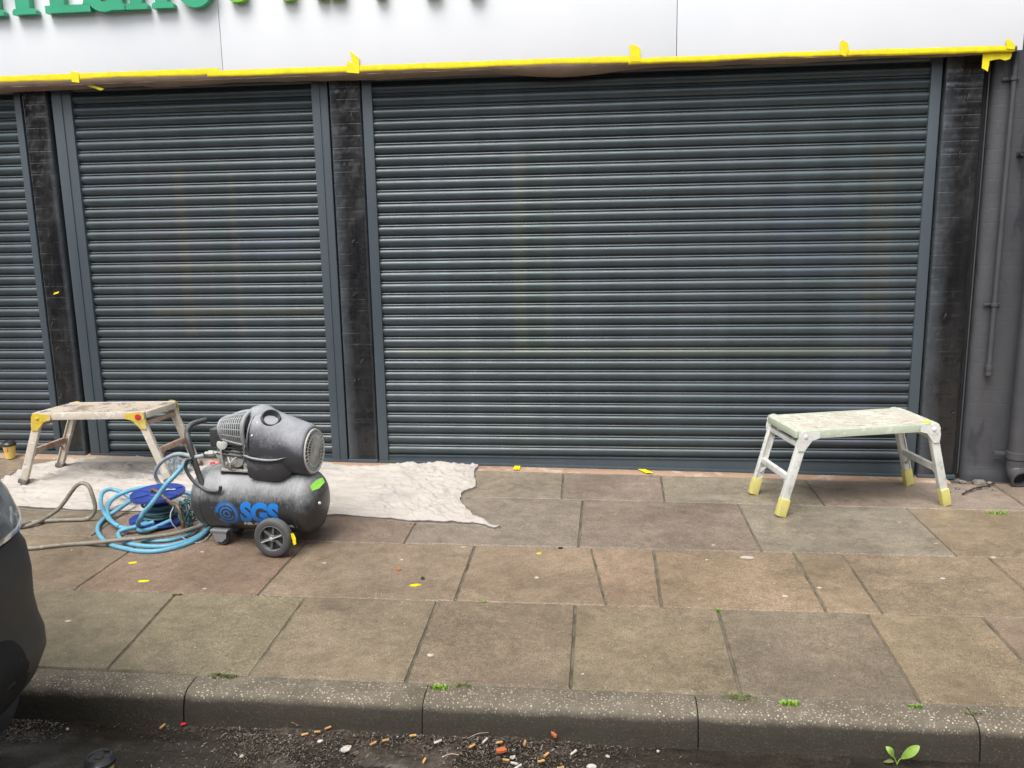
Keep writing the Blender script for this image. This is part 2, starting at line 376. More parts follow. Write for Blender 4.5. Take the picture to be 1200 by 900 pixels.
M = dict(slab=mat_slab(), kerb=mat_kerb(), road=mat_road(), shutter=mat_shutter(), guide=mat_guide(), wall=mat_wall(), cloth=mat_cloth(),
    grout=plain('joint_mortar', (.15, .13, .095), (.05, .046, .03), 9, rough=.9, bmp=.6, bs=90),
    strip=mat_spattered('tan_strip_concrete', (.36, .235, .16), [((.42, .33, .26), .56), ((.20, .15, .12), .60)], 5, rough=.8),
    fascia=plain('white_fascia', (.78, .80, .83), (.74, .765, .80), 1.2, rough=.38, bmp=.03, bs=4),
    tape=plain('yellow_tape', (.86, .72, .004), (.74, .60, .004), 22, rough=.5, bmp=.5, bs=28),
    tapepale=plain('pale_yellow_tape', (.62, .56, .16), (.52, .48, .2), 30, rough=.6, bmp=.5, bs=50),
    paper=plain('brown_masking_paper', (.30, .215, .155), (.235, .165, .12), 6, rough=.75, bmp=.5, bs=14),
    green=plain('letter_green', (.035, .36, .19), (.03, .32, .17), 4, rough=.35, bmp=.02),
    lime=plain('letter_lime', (.19, .52, .02), (.17, .47, .02), 4, rough=.35, bmp=.02),
    black=plain('black_plastic', (.016, .016, .017), (.024, .024, .025), 14, rough=.45, bmp=.12, bs=90),
    pipe=plain('grey_painted_pipe', (.068, .069, .076), (.054, .055, .062), 8, rough=.42, bmp=.15, bs=60),
    dark=plain('dark_gap', (.006, .006, .006), (.01, .01, .01), 9, rough=.8),
    tank=mat_dusty('tank_black_paint', (.014, .015, .018), (.44, .45, .46), .80, .30, 9, .80),
    cover=mat_dusty('cover_plastic', (.024, .026, .032), (.42, .43, .46), .76, .5, 12, .80),
    grille=mat_dusty('guard_grey', (.17, .175, .18), (.42, .43, .44), .7, .5, 14, .7),
    alu=mat_dusty('cast_aluminium', (.42, .42, .40), (.60, .59, .55), .6, .45, 16, .5, .3),
    fan=mat_dusty('fan_guard', (.45, .455, .43), (.60, .60, .56), .6, .6, 20, .4),
    darkdusty=mat_dusty('dusty_black_plastic', (.02, .02, .022), (.25, .26, .27), .45, .5, 12, .8),
    rubber=mat_dusty('tyre_rubber', (.05, .05, .052), (.22, .22, .22), .5, .8, 14, .5),
    rim=mat_dusty('wheel_plastic', (.09, .092, .095), (.34, .34, .33), .6, .6, 15, .4),
    hose=plain('blue_hose', (.125, .34, .47), (.09, .27, .39), 12, rough=.42, bmp=.1, bs=120, lo=.45, hi=.75),
    greyhose=mat_spattered('grey_hose', (.23, .205, .165), [((.36, .33, .27), .56), ((.12, .11, .10), .6)], 14, rough=.6),
    cable=plain('pale_cable', (.36, .40, .42), (.25, .30, .32), 12, rough=.5),
    teal=plain('teal_cable', (.05, .17, .19), (.06, .09, .09), 12, rough=.5),
    reel=plain('reel_blue', (.03, .065, .30), (.025, .05, .22), 14, rough=.4, bmp=.1),
    bronze=mat_spattered('worn_brown_steel', (.17, .115, .085), [((.30, .24, .2), .55)], 20, rough=.45, metal=.4),
    logo=mat_spattered('logo_blue', (.012, .19, .62), [((.03, .05, .09), .66)], 40, rough=.45),
    logodim=mat_spattered('logo_blue_dusty', (.02, .15, .45), [((.12, .15, .2), .54)], 30, rough=.5),
    white=plain('white_print', (.78, .78, .76), (.6, .6, .6), 30, rough=.5),
    red=plain('red_plastic', (.62, .03, .04), (.4, .03, .03), 20, rough=.45),
    gtape=plain('green_tape', (.26, .62, .08), (.2, .5, .06), 20, rough=.6, bmp=.3),
    ladW=mat_spattered('spattered_white_metal', (.70, .71, .68), [((.42, .46, .38), .56), ((.75, .75, .73), .60), ((.3, .3, .28), .70)], 18, rough=.5),
    ladG=mat_spattered('spattered_green_deck', (.50, .56, .44), [((.60, .62, .55), .54), ((.45, .36, .27), .60), ((.33, .45, .28), .63)], 16, rough=.6),
    ladDeck=mat_spattered('worn_green_deck', (.56, .53, .45), [((.62, .62, .54), .50), ((.38, .27, .19), .56), ((.62, .61, .52), .64)], 13, rough=.65),
    ladC=mat_spattered('cream_spattered_metal', (.60, .54, .45), [((.68, .65, .60), .54), ((.26, .16, .10), .62), ((.40, .33, .20), .66)], 15, rough=.55),
    ladDirty=mat_spattered('grimy_deck', (.54, .47, .38), [((.22, .19, .16), .50), ((.30, .2, .13), .58), ((.62, .58, .50), .62)], 9, rough=.65),
    ladRust=mat_spattered('rusty_brace', (.42, .31, .24), [((.27, .13, .08), .52), ((.55, .5, .44), .60)], 18, rough=.65),
    ladY=mat_spattered('yellow_joint', (.66, .48, .05), [((.55, .48, .28), .52), ((.06, .05, .04), .68)], 20, rough=.5),
    foot=plain('dirty_rubber_foot', (.10, .085, .085), (.18, .15, .14), 30, rough=.8),
    moss=plain('moss', (.13, .17, .04), (.08, .10, .03), 40, rough=.9),
    leaf=plain('leaf_green', (.24, .38, .06), (.17, .28, .05), 30, rough=.5),
    gum=plain('pale_gum', (.48, .44, .37), (.34, .31, .26), 40, rough=.8),
    butt=plain('cigarette_filter', (.50, .28, .09), (.30, .17, .07), 60, rough=.8),
    ciga=plain('cigarette_paper', (.52, .48, .43), (.33, .29, .25), 60, rough=.8),
    orange=plain('orange_scrap', (.40, .12, .04), (.4, .08, .02), 60, rough=.7),
    stone=plain('rubble_stone', (.20, .18, .16), (.10, .09, .08), 25, rough=.9, bmp=.5),
    lid=plain('cup_lid_black', (.022, .022, .024), (.03, .03, .032), 20, rough=.32),
    cup=plain('cup_yellow', (.80, .60, .16), (.76, .55, .14), 10, rough=.5),
    glass=plain('car_glass', (.01, .012, .014), (.012, .014, .016), 3, rough=.05, bmp=0),
    carblack=plain('bumper_plastic', (.036, .037, .038), (.045, .046, .047), 6, rough=.5, bmp=.2, bs=220),
    carpaint=plain('silver_grey_paint', (.20, .21, .22), (.19, .2, .21), 3, rough=.25, metal=.6, bmp=0, coat=1),
    tyre=plain('car_tyre', (.05, .05, .052), (.065, .065, .065), 10, rough=.8),
    rubble=plain('dark_mulch', (.04, .03, .022), (.02, .016, .012), 40, rough=.6),
)

# ------------------------------------------------------------------ ground
b = MB(); b.add([(-80, -80, ROADZ), (80, -80, ROADZ), (80, -2.93, ROADZ), (-80, -2.93, ROADZ)], [(0, 1, 2, 3)])
b.add([(-80, -2.93, -.3), (80, -2.93, -.3), (80, 80, -.3), (-80, 80, -.3)], [(0, 1, 2, 3)])
# wet gutter strip with real unevenness
nx, ny = 300, 40
vs = []; fs = []
for j in range(ny+1):
    for i in range(nx+1):
        x = -3+9*i/nx; y = -4.2+1.27*j/ny
        e = min(1, 4*min(i/nx, 1-i/nx, j/ny+.0))
        vs.append((x, y, ROADZ+.004+e*(.004*fbm(x*3, y*3)+.004*fbm(x*14, y*14, 3))))
for j in range(ny):
    for i in range(nx): a = j*(nx+1)+i; fs.append((a, a+1, a+nx+2, a+nx+1))
b.add(vs, fs)
tag(b.build('road', M['road'], smooth=180), kind='structure')

# bedding sheet under the flags
b = MB(); vs = []; fs = []; nx, ny = 120, 24
for j in range(ny+1):
    for i in range(nx+1):
        x = -9+19*i/nx; y = -2.81+3.1*j/ny; vs.append((x, y, G(x, min(y, 0))-.0075+.0018*fbm(x*9, y*9)))
for j in range(ny):
    for i in range(nx): a = j*(nx+1)+i; fs.append((a, a+1, a+nx+2, a+nx+1))
b.add(vs, fs); tag(b.build('pavement_bedding', M['grout'], smooth=180), kind='structure')

def rowjoints(pairs):
    out = []
    for (xa, ya, xb, yb) in pairs: out.append((gp(xa, ya).x, gp(xb, yb).x))   # (x at back, x at front)
    return out
ROWS = [
 (-.117, -.65, [(660, 555, 658, 588), (774, 556, 780, 592), (946, 566, 971, 598)], [-8.6, -7.7, -6.7, -5.8, -4.9, -4, -3.1, -2.2, -1.3, -.45, .35, None, 3.95, 4.85, 5.7, 6.6]),
 (-.65, -1.405, [(487, 613, 474, 636), (682.7, 590, 678, 641), (868.7, 600, 893.7, 649), (1073, 606, 1124, 654)], [-8.9, -8, -7.1, -6.2, -5.3, -4.4, -3.4, -2.45, -1.35, None, 4.5, 5.4, 6.3]),
 (-1.405, -2.09, [(150, 648, 88, 690), (343, 653, 304, 695), (556.7, 639.3, 534.3, 700.7), (692.7, 642.7, 710, 708), (766, 645, 775, 710), (933, 654, 971, 721), (989.6, 654, 1036.7, 721.7)], [-8.5, -7.6, -6.7, -5.7, -4.8, -3.9, -3, -2, None, 3.4, 4.3, 5.2, 6.1]),
 (-2.09, -2.80, [(208, 694, 136, 775), (358, 700, 293, 790), (513.3, 702.7, 476, 796.7), (674.3, 710, 669, 804), (841.7, 716.7, 868.7, 814.6), (1018.7, 724, 1081, 827)], [-8, -7, -6.1, -5.2, -4.3, -3.3, -2.4, -1.6, None, 3.1, 3.9, 4.8, 5.7]),
]
BR = (.236, .175, .120); GY = (.19, .163, .12); OL = (.192, .155, .106); CG = (.214, .176, .132)
def slab_tint(row, xc):
    r = random.Random(int(row*1000+xc*37)); j = 1+r.uniform(-.07, .07)
    if row == 2: c = BR
    elif row == 3: c = BR if xc > 2.6 else OL
    elif row == 1: c = (CG if xc > .3 else (.205, .158, .115)) if xc < 3.2 else (.220, .168, .118)
    else: c = (.232, .188, .144)
    if row == 2 and xc < -.3: c = (.215, .160, .113)
    return tuple(v*j*(1+r.uniform(-.03, .03)) for v in c)
b = MB(); cols = []
for ri, (y1, y0, meas, extra) in enumerate(ROWS):
    js = []
    for e in extra:
        if e is None: js += rowjoints(meas)
        else: js.append((e, e))
    js = [(-9., -9.)] + js + [(9., 9.)]
    for k in range(len(js)-1):
        (a1, a0), (c1, c0) = js[k], js[k+1]
        L = (c0-a0); n = max(2, int(L/.07)); my = max(2, int((y1-y0)/.07))
        tint = slab_tint(ri, (a0+c0)/2); rs = random.Random(ri*100+k)
        dz = rs.uniform(-.002, .0025); tx = rs.uniform(-.003, .003); gap = .0034
        def pt(u, v, off, dr):
            xl = a0+(a1-a0)*v; xr = c0+(c1-c0)*v; x = xl+off+(xr-xl-2*off)*u; y = y0+off+(y1-y0-2*off)*v
            # slightly ragged arris
            x += .0016*fbm(x*30, y*30, 5) ; y += .0016*fbm(x*30, y*30, 9)
            # chipped corners
            return Vector((x, y, G(x, y)+dz+tx*(u-.5)+dr+.0012*fbm(x*4, y*4)))
        vs = []; fs = []
        rings = [(0., )]
        us = [0]+[i/n for i in range(n+1)]+[1]; vv = [0]+[i/my for i in range(my+1)]+[1]
        nu, nv = len(us), len(vv)
        for jj, v in enumerate(vv):
            for ii, u in enumerate(us):
                edge = ii in (0, nu-1) or jj in (0, nv-1)
                vs.append(pt(u, v, gap if edge else gap+.005, -.010 if edge else 0))
        for jj in range(nv-1):
            for ii in range(nu-1): q = jj*nu+ii; fs.append((q, q+1, q+nu+1, q+nu))
        b.add(vs, fs); cols += [tint]*len(vs)
tag(b.build('pavement', M['slab'], smooth=35, fix=False, colors=cols), kind='structure')

# tan concrete strip along the shop front
b = MB(); xs = [-8+.05*i for i in range(0, 235)]
prof = [(-.116, -.012), (-.112, 0), (-.06, .003), (0, .005), (.12, .006)]
vs = []; fs = []
for x in xs:
    for (y, dz) in prof: vs.append((x, y+.005*fbm(x*5, y*3), G(x, min(y, 0))+dz+.0025*fbm(x*6, y*6, 2)))
for i in range(len(xs)-1):
    for k in range(4): a = i*5+k; fs.append((a, a+5, a+6, a+1))
b.add(vs, fs); tag(b.build('paving_strip', M['strip'], smooth=180), kind='structure')

# kerb stones
b = MB()
kj = [-9, -8, -7, -6, -5, -4, -3, -2, -.97, -.06, .845, 1.828, 2.765, 3.7, 4.6, 5.5, 6.4, 7.3, 8.2, 9]
prof = [(-2.803, -.130), (-2.806, -.1035), (-2.83, -.1015), (-2.872, -.1035), (-2.898, -.107), (-2.915, -.115), (-2.926, -.128), (-2.933, -.148), (-2.940, -.18), (-2.952, -.27)]
for k in range(len(kj)-1):
    a, c = kj[k]+.002, kj[k+1]-.002; n = 26; rs = random.Random(k+50); dz = rs.uniform(-.002, .002); dy = rs.uniform(-.003, .003)
    secs = []
    for i in range(n+1):
        u = i/n; x = a+(c-a)*u; e = .006 if i in (0, n) else 0
        secs.append([Vector((x, y+dy+(e if y < -2.83 else 0)+.0018*fbm(x*12, z*30, y*30), z+dz-(e*.8 if z > -.16 else 0)+.0016*fbm(x*12, y*20, 4))) for (y, z) in prof])
    secs.insert(0, [p.copy()+Vector((0, .012, -.008)) for p in secs[0]]); secs.append([p.copy()+Vector((0, .012, -.008)) for p in secs[-1]])
    b.loft(secs, cap=False, closed=False)
tag(b.build('kerb', M['kerb'], smooth=60), kind='structure')

# ------------------------------------------------------------------ shop front
YF = -.15
shop = thing('shop_building', (0, .2, 0), 'shop building with dark shuttered front under the white fascia', 'building')
b = MB(); b.box((1.5, .75, 1.6), (14, .9, 3.8)); b.build('wall', M['dark'], shop)
b = MB(); b.box((1.5, .45, 5.2), (14, 1.4, 3.4)); b.build('upper_wall', M['wall'], shop)

PT = .075
def roller(x0, x1, gl, gr, label, sag=0):
    t = thing('roller_shutter', ((x0+x1)/2, 0, G((x0+x1)/2, 0)), label, 'shutter', 'roller shutters along the shop front')
    # curved laths, one continuous curtain
    prof = [(.000, .005), (.0042, .005), (.0055, -.002), (.0095, -.0060), (.016, -.0110), (.026, -.0150), (.037, -.0165), (.047, -.0150), (.0545, -.0100), (.0590, -.0045), (.0608, .001), (.0628, .001), (.0640, -.0050), (.0665, -.0080), (.0700, -.0070), (.0725, -.002), (.0738, .005)]
    nx = max(8, int((x1-x0)/.08)); vs = []; fs = []; rows = []
    zt = 36
    for k in range(zt):
        jit = rnd.uniform(-.0012, .0012); jy = rnd.uniform(-.0014, .0014); roll = rnd.uniform(-.05, .05)
        for (z, y) in prof:
            rows.append((k*PT+z+jit*0, y+jy+roll*(z-.036)*.8, k))
    for (z, y, k) in rows:
        for i in range(nx+1):
            x = x0+(x1-x0)*i/nx
            w = .0012*noise.noise(Vector((x*.7, k*.7, 1)))
            vs.append((x, y+.012+w+.003*math.sin(PI*i/nx)*noise.noise(Vector((x*.5, k*.06, 8))), z+.0010*noise.noise(Vector((x*.6, k*3.3, 7)))))
    for j in range(len(rows)-1):
        for i in range(nx): a = j*(nx+1)+i; fs.append((a, a+1, a+nx+2, a+nx+1))
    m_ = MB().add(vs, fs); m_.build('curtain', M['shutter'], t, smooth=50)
    # bottom rail
    zb = min(G(x0, 0), G(x1, 0))+.012
    m_ = MB(); za, zc = G(x0, 0)+.018, G(x1, 0)+.018
    for (y0, y1, zt0, inset) in ((-.004, .02, 0, .001),):
        m_.prism([(x0+inset, y0, za), (x1-inset, y0, zc), (x1-inset, y0, -.001), (x0+inset, y0, -.001)], (0, y1-y0, 0))
    m_.prism([(x0+.001, -.011, -.0005), (x1-.001, -.011, -.0005), (x1-.001, -.011, -.008), (x0+.001, -.011, -.008)], (0, .006, 0))
    m_.build('bottom_rail', M['guide'], t)
    # guide rails: face + return lip
    for (a, c) in (gl, gr):
        m_ = MB(); zg = min(G(a, 0), G(c, 0))-.004
        m_.box(((a+c)/2, .014, (zg+2.72)/2), (c-a, .065, 2.72-zg), bev=.004)
        if c-a > .08:
            xs_ = a+(c-a)*.55
            m_.box(((a+xs_)/2, -.0205, (zg+2.72)/2), (xs_-a-.006, .010, 2.718-zg), bev=.002)
        m_.build('guide_rail', M['guide'], t, smooth=40)
    # sill angle on the ground
    m_ = MB(); a, c = gl[0], gr[1]
    m_.prism([(a, -.030, G(a, 0)+.006), (c, -.030, G(c, 0)+.006), (c, -.030, G(c, 0)+.019), (a, -.030, G(a, 0)+.019)], (0, .030, 0))
    m_.build('sill', M['guide'], t)
    return t
roller(0.0, 3.44, (-.065, 0.0), (3.44, 3.503), 'widest dark grey roller shutter, behind the white step platform')
roller(-2.055, -.400, (-2.19, -2.055), (-.400, -.292), 'medium wide dark grey roller shutter behind the compressor, between two black pillars')
roller(-5.2, -2.462, (-5.3, -5.2), (-2.462, -2.415), 'dark grey roller shutter cut off by the left edge of the photo')

def pillar(x0, x1, wl, wr, label, seed, y=-.012):
    t = thing('pillar', ((x0+x1)/2, y, G(x0, 0)), label, 'pillar', 'black wrapped pillars between the shutters')
    rs = random.Random(seed)
    nx, nz = 26, 320; vs = []; fs = []
    z0 = min(G(x0, 0), G(x1, 0)); H = 2.70-z0
    lap = [rs.random() for _ in range(60)]
    for j in range(nz+1):
        for i in range(nx+1):
            u = i/nx; z = z0+H*j/nz; x = x0+(x1-x0)*u
            ed = min(u, 1-u)*(x1-x0); rd = max(0, .014-ed)**2/.014
            k = z/.076; fr = k-math.floor(k)
            rid = abs(fbm(x*9+seed, z*4.5, 2)); r2 = abs(fbm(x*22+seed, z*7, 6, 3))
            f = .006*rid**1.2+.0012*r2
            f += .0014*(math.exp(-(fr*9)**2)+math.exp(-((1-fr)*9)**2))*(.5+fbm(x*3, z*2, 4)) * -1
            # strips of film overlapping every few courses
            st = math.floor(z/.115+.35*math.sin(z*3+seed)); f += .0008*((st*37 % 5)/5)
            yy = y-.004-f*(1 if 0 < i < nx else 0)+rd*2
            vs.append((x+.003*fbm(z*3, seed)*(1 if i in (0, nx) else 0), yy, z))
    for j in range(nz):
        for i in range(nx): a = j*(nx+1)+i; fs.append((a, a+1, a+nx+2, a+nx+1))
    n0 = len(vs)
    # returns back into the wall
    vsb = []
    for j in range(nz+1):
        for i in (0, nx): v = vs[j*(nx+1)+i]; vsb.append((v[0], .05, v[2]))
    for j in range(nz):
        fs.append((j*(nx+1), (j+1)*(nx+1), n0+2*(j+1), n0+2*j)); fs.append((j*(nx+1)+nx, n0+2*j+1, n0+2*(j+1)+1, (j+1)*(nx+1)+nx))
    mt = mat_film((x0-t.location.x, x1-t.location.x, wl, wr))
    MB().add(vs+vsb, fs).build('film_wrap', mt, t, smooth=70)
    # torn flaps of film
    m_ = MB()
    for _ in range(int(10*(x1-x0)/.21)):
        x = rs.uniform(x0+.02, x1-.05); z = rs.uniform(.2, 2.3); L = rs.uniform(.015, .05); a = rs.uniform(.3, 1.4); w = rs.uniform(.003, .009)
        d = Vector((math.cos(a), 0, math.sin(a)))*L; n_ = Vector((-math.sin(a), -.6, math.cos(a)))*w
        p = Vector((x, y-.014, z)); m_.prism([p, p+d*.5+n_*.4, p+d, p+d+n_, p+d*.4+n_*1.4], (0, .001, 0))
    m_.build('torn_flap', M['film2'], t)
    m_ = MB(); m_.box(((x0+x1)/2, -.020, z0+.014), (x1-x0, .03, .026), bev=.004); m_.build('plinth', M['guide'], t)
    return t
M['film2'] = plain('shiny_film', (.16, .16, .16), (.05, .05, .05), 30, rough=.25)
pillar(-.289, -.072, .085, .02, 'black film-wrapped pillar between the medium and the widest shutter', 3)
pillar(-2.412, -2.225, .02, .035, 'black film-wrapped pillar left of the medium shutter, with a speck of yellow tape', 11)
pillar(3.520, 3.755, .11, .015, 'black film-wrapped pillar at the right end, beside the grey brick wall', 23)
# yellow speck on the left pillar
p = at(66, 344, -.055)
tag(MB().prism([p+Vector((-.022, 0, -.008)), p+Vector((.016, 0, .002)), p+Vector((.024, 0, .016)), p+Vector((-.014, 0, .006))], (0, -.002, 0)).build('tape_scrap', M['tape']),
    'tiny yellow tape scrap stuck halfway up the left black pillar', 'tape')

# brick wall and pipes at the right
wl = thing('brick_wall', (4.2, 0, G(4.2, 0)), 'grey painted brick wall with rounded corner at the far right', 'wall')
m_ = MB(); secs = []
path = [(3.792, .20), (3.792, .045), (3.797, .010), (3.812, -.018), (3.838, -.034), (3.87, -.040)] + [(3.87+.12*i, -.041) for i in range(1, 45)]
nz = 90
for j in range(nz+1):
    z = -.14+3.3*j/nz
    secs.append([Vector((x+.002*fbm(z*4, x*3)+(-.012 if z < -.02 and x < 3.9 else 0)*0, y-(.012 if z < -.035 else 0)+.0025*fbm(x*4, z*4, 2), z)) for (x, y) in path])
m_.loft(secs, cap=False, closed=False); m_.build('wall_face', M['wall'], wl, smooth=60)
m_ = MB(); m_.box((3.772, .06, 1.25), (.03, .1, 2.8)); m_.build('dark_joint', M['dark'], wl)
m_ = MB(); m_.tube([(3.777, -.005, -.08+.1*i+0) if True else 0 for i in range(28)], .0045, 6); m_.build('joint_bead', M['pipe'], wl)

cp = thing('conduit_pipe', (3.91, -.06, .5), 'thin grey conduit running down the brick wall, ending in a coupling', 'pipe')
m_ = MB(); pa = at(1159, 430, -.075); pb = Vector((pa.x+.004, -.075, 2.75)); m_.tube([pa, pb], .0155, 14); m_.build('tube', M['pipe'], cp, smooth=50)
m_ = MB(); m_.lathe([(-.065, .017), (-.062, .021), (-.035, .021), (-.034, .0185), (-.03, .0185), (-.029, .022), (0, .022), (.002, .016)], pa+Vector((0, 0, .01)), (0, 0, 1), 18); m_.build('coupling', M['pipe'], cp, smooth=40)
for (px, py) in ((1162, 357), (1185, 92)):
    q = at(px, py, -.075); q.x = pa.x
    m_ = MB(); m_.lathe([(-.011, .017), (-.009, .021), (.009, .021), (.011, .017)], q, (0, 0, 1), 18); m_.box(q+Vector((-.03, .025, 0)), (.05, .012, .016), bev=.002); m_.box(q+Vector((.028, .022, 0)), (.03, .012, .014), bev=.002)
    m_.build('pipe_clip', M['pipe'], cp, smooth=40)

dp = thing('downpipe', (4.06, -.1, -.1), 'wide grey downpipe with an open shoe at the right edge', 'pipe')
xd = 4.078; yd = -.125
m_ = MB(); m_.tube([(xd, yd, .03), (xd, yd, 3.2)], .052, 26); m_.build('tube', M['pipe'], dp, smooth=50)
m_ = MB()
sp_ = spline([(xd, yd, .05), (xd, yd, -.005), (xd+.002, yd-.025, -.038), (xd+.006, yd-.075, -.058)], 6)
m_.tube(sp_, [.056]*len(sp_), 26, cap=False); e = sp_[-1]; t_ = (sp_[-1]-sp_[-2]).normalized()
m_.lathe([(-.004, .060), (.004, .060), (.006, .056), (.006, .048), (-.03, .047)], e, t_, 26, cap=False); m_.build('shoe', M['pipe'], dp, smooth=50)
m_ = MB(); m_.tube([e-t_*.03, e-t_*.028], .046, 24); m_.build('bore', M['dark'], dp)
m_ = MB(); m_.lathe([(0, .054), (.002, .060), (.045, .060), (.048, .054)], (xd, yd, .055), (0, 0, 1), 26); m_.box((xd-.088, yd+.03, .082), (.075, .02, .022), Euler((0, R(4), 0)), bev=.003); m_.build('bracket', M['pipe'], dp, smooth=40)
# small hook on the wall
hk = at(1196, 181, -.05)
m_ = MB(); m_.tube(spline([hk, hk+Vector((-.012, -.03, 0)), hk+Vector((-.005, -.05, -.012)), hk+Vector((.03, -.052, -.014))], 5), .008, 8); m_.box(hk+Vector((0, .003, 0)), (.04, .008, .03), bev=.002)
tag(m_.build('wall_hook', M['dark'], smooth=60), 'small black hook high on the wall at the right edge', 'hook')

# fascia
fa = thing('shop_fascia', (.7, YF, 2.5), 'long white shop fascia board with green raised letters, above the shutters', 'shop sign')
xsJ = [-5.2, -2.6, -.925, 1.919, 3.893]
for k in range(len(xsJ)-1):
    g_ = .0018
    m_ = MB(); a, c = xsJ[k]+g_, xsJ[k+1]-g_
    m_.box(((a+c)/2, YF+.02, (2.505+3.35)/2), (c-a, .04, .845), bev=.0015); m_.build('panel', M['fascia'], fa, smooth=30)
m_ = MB(); m_.box((-.65, YF+.045, 2.93), (9.0, .008, .80)); m_.build('backing', M['pipe'], fa)
m_ = MB(); m_.box((-.65, .0, 2.67), (8.98, .20, .06)); m_.build('soffit', M['dark'], fa)
m_ = MB(); m_.box((-.65, -.02, 3.38), (9.2, .3, .06), bev=.01); m_.build('capping', M['fascia'], fa, smooth=40)

# raised slab-serif letters "n Lane"
YL = YF-.055
def fz(px, py): return at(px, py, YL)
base = lambda x: 2.5+0*x
z0L = at(80, 14.5, YL).z
SC = 1.0
def stroke_poly(pts): return pts
def letter(polys, x, mat, name='letter', z0=z0L, dep=.05, sc_=1.0, holes=None):
    m_ = MB()
    for kk, P in enumerate(polys):
        pp = [Vector((x+p[0]*sc_, YL-.00035*kk, z0+p[1]*sc_)) for p in P]
        m_.prism(pp, (0, dep, 0))
    return m_.build(name, mat, fa, fix=True)
def rect(x0, z0, x1, z1): return [(x0, z0), (x1, z0), (x1, z1), (x0, z1)]
def ring(cx, cz, rx, rz, w, a0, a1, n=22, wv=None):
    out = []
    for i in range(n):
        t0 = R(a0+(a1-a0)*i/n); t1 = R(a0+(a1-a0)*(i+1)/n)
        out.append([(cx+rx*math.cos(t0), cz+rz*math.sin(t0)), (cx+rx*math.cos(t1), cz+rz*math.sin(t1)), (cx+(rx-w)*math.cos(t1), cz+(rz-w*.8)*math.sin(t1)), (cx+(rx-w)*math.cos(t0), cz+(rz-w*.8)*math.sin(t0))])
    return out
def serif(x0, x1, h=.035, c=.012): return [(x0, 0), (x1, 0), (x1, h*.6), (x1-c, h), (x0+c, h), (x0, h*.6)]
def L_n(x, w):
    s = w*.27; return [serif(-.02, s+.075-.02), rect(.02, .034, .02+s, .27), rect(-.015, .235, .03, .27), serif(w-s-.045, w+.02), rect(w-s-.02, .034, w-.02, .19)] + ring(w-.02-.1, .165, .10, .105, s, 0, 150)
def X(px): return at(px, 12, YL).x
letter([[(p[0], p[1]) for p in q] for q in L_n(0, .35)], X(42)-.37, M['green'])
xl, xr = X(53), X(106)
W = xr-xl
letter([serif(0, W, .045, .0), rect(.035, .045, .035+.095, .36), rect(0, .36, .17, .40), [(W-.05, .045), (W, .045), (W, .12), (W-.02, .12)]], xl, M['green'])
xa = X(103)
letter(ring(.115, .085, .115, .092, .075, 20, 350) + [rect(.16, .02, .235, .20), serif(.17, X(147)-xa, .04, .01)] + ring(.135, .17, .10, .10, .07, 0, 140), xa, M['green'])
xn = X(146)
letter(L_n(0, X(200)-xn-.02), xn+.02, M['green'])
xe = X(208)
letter(ring(.125, .128, .125, .135, .07, 30, 340, 34) + [rect(.04, .115, .235, .155)], xe, M['green'])
# the lime word: only the feet of its letters reach into the picture
def foot(px0, px1, py, hgt, mt=M['lime']):
    a = at(px0, py, YL); c = at(px1, py, YL); w = c.x-a.x; r = w/2
    P = [(r-r*math.cos(PI*i/12), r*.55-r*.55*math.sin(PI*i/12)) for i in range(13)] + [(w, hgt), (0, hgt)]
    letter([P], a.x, mt, 'letter', z0=a.z+.008)
foot(267, 289, 4.5, .36); foot(328, 346, 2.5, .34); foot(368, 384, .8, .32); foot(386, 404, .8, .32); foot(438, 452, -.5, .3); foot(497, 516, -2, .3); foot(548, 566, -3.5, .3)

# yellow masking tape along the bottom of the fascia and brown paper under it
def tape_run(px0, px1, zt0, zt1, w, label, seed, y=YF-.003):
    a = at(px0, 90, y).x; c = at(px1, 60, y).x; n = int((c-a)/.03); m_ = MB(); vs = []; fs = []
    for i in range(n+1):
        u = i/n; x = a+(c-a)*u; t = zt0+(zt1-zt0)*u
        tj = .0025*fbm(x*3, seed)+.0012*fbm(x*15, seed); bj = .006*fbm(x*2.2, seed+5)+.002*fbm(x*11, seed)
        zb = t-w*.86+bj; e = (.006*fbm(seed, i*3)) if i in (0, n) else 0
        vs += [(x+e, y, t+tj), (x, y-.0008-.0012*abs(fbm(x*8, seed+2)), (t*2+zb)/3), (x-e, y-.0006-.0016*abs(fbm(x*5, seed+3)), (t+2*zb)/3), (x+e, y-.0005, zb+.004), (x, y+.006, zb-.002), (x, y+.02, zb+.001)]
    for i in range(n):
        for k in range(5): q = i*6+k; fs.append((q, q+6, q+7, q+1))
    m_.add(vs, fs)
    return tag(m_.build('tape_strip', M['tape'], smooth=50, fix=False), label, 'masking tape', 'yellow tape strips along the fascia bottom')
tape_run(-420, 254, 2.575, 2.574, .047, 'leftmost yellow tape strip along the fascia, ending above the medium shutter', 1)
tape_run(243, 572, 2.559, 2.555, .045, 'yellow tape strip on the fascia running from the first joint past the middle pillar', 2, YF-.005)
tape_run(566, 742, 2.557, 2.553, .044, 'yellow tape strip on the fascia left of the tall middle tab, above the widest shutter', 3, YF-.003)
tape_run(736, 992, 2.537, 2.540, .036, 'yellow tape strip on the fascia between the two right tabs, above the widest shutter', 4, YF-.005)
tape_run(986, 1189, 2.538, 2.532, .040, 'rightmost yellow tape strip, ending at the fascia corner', 5, YF-.003)
def tab(pts, label, y=YF-.009):
    P = [at(a, c, y) for a, c in pts]; m_ = MB().prism(P, (0, .0015, 0))
    return tag(m_.build('tape_tab', M['tape']), label, 'masking tape', 'yellow tape tabs sticking up from the strip')
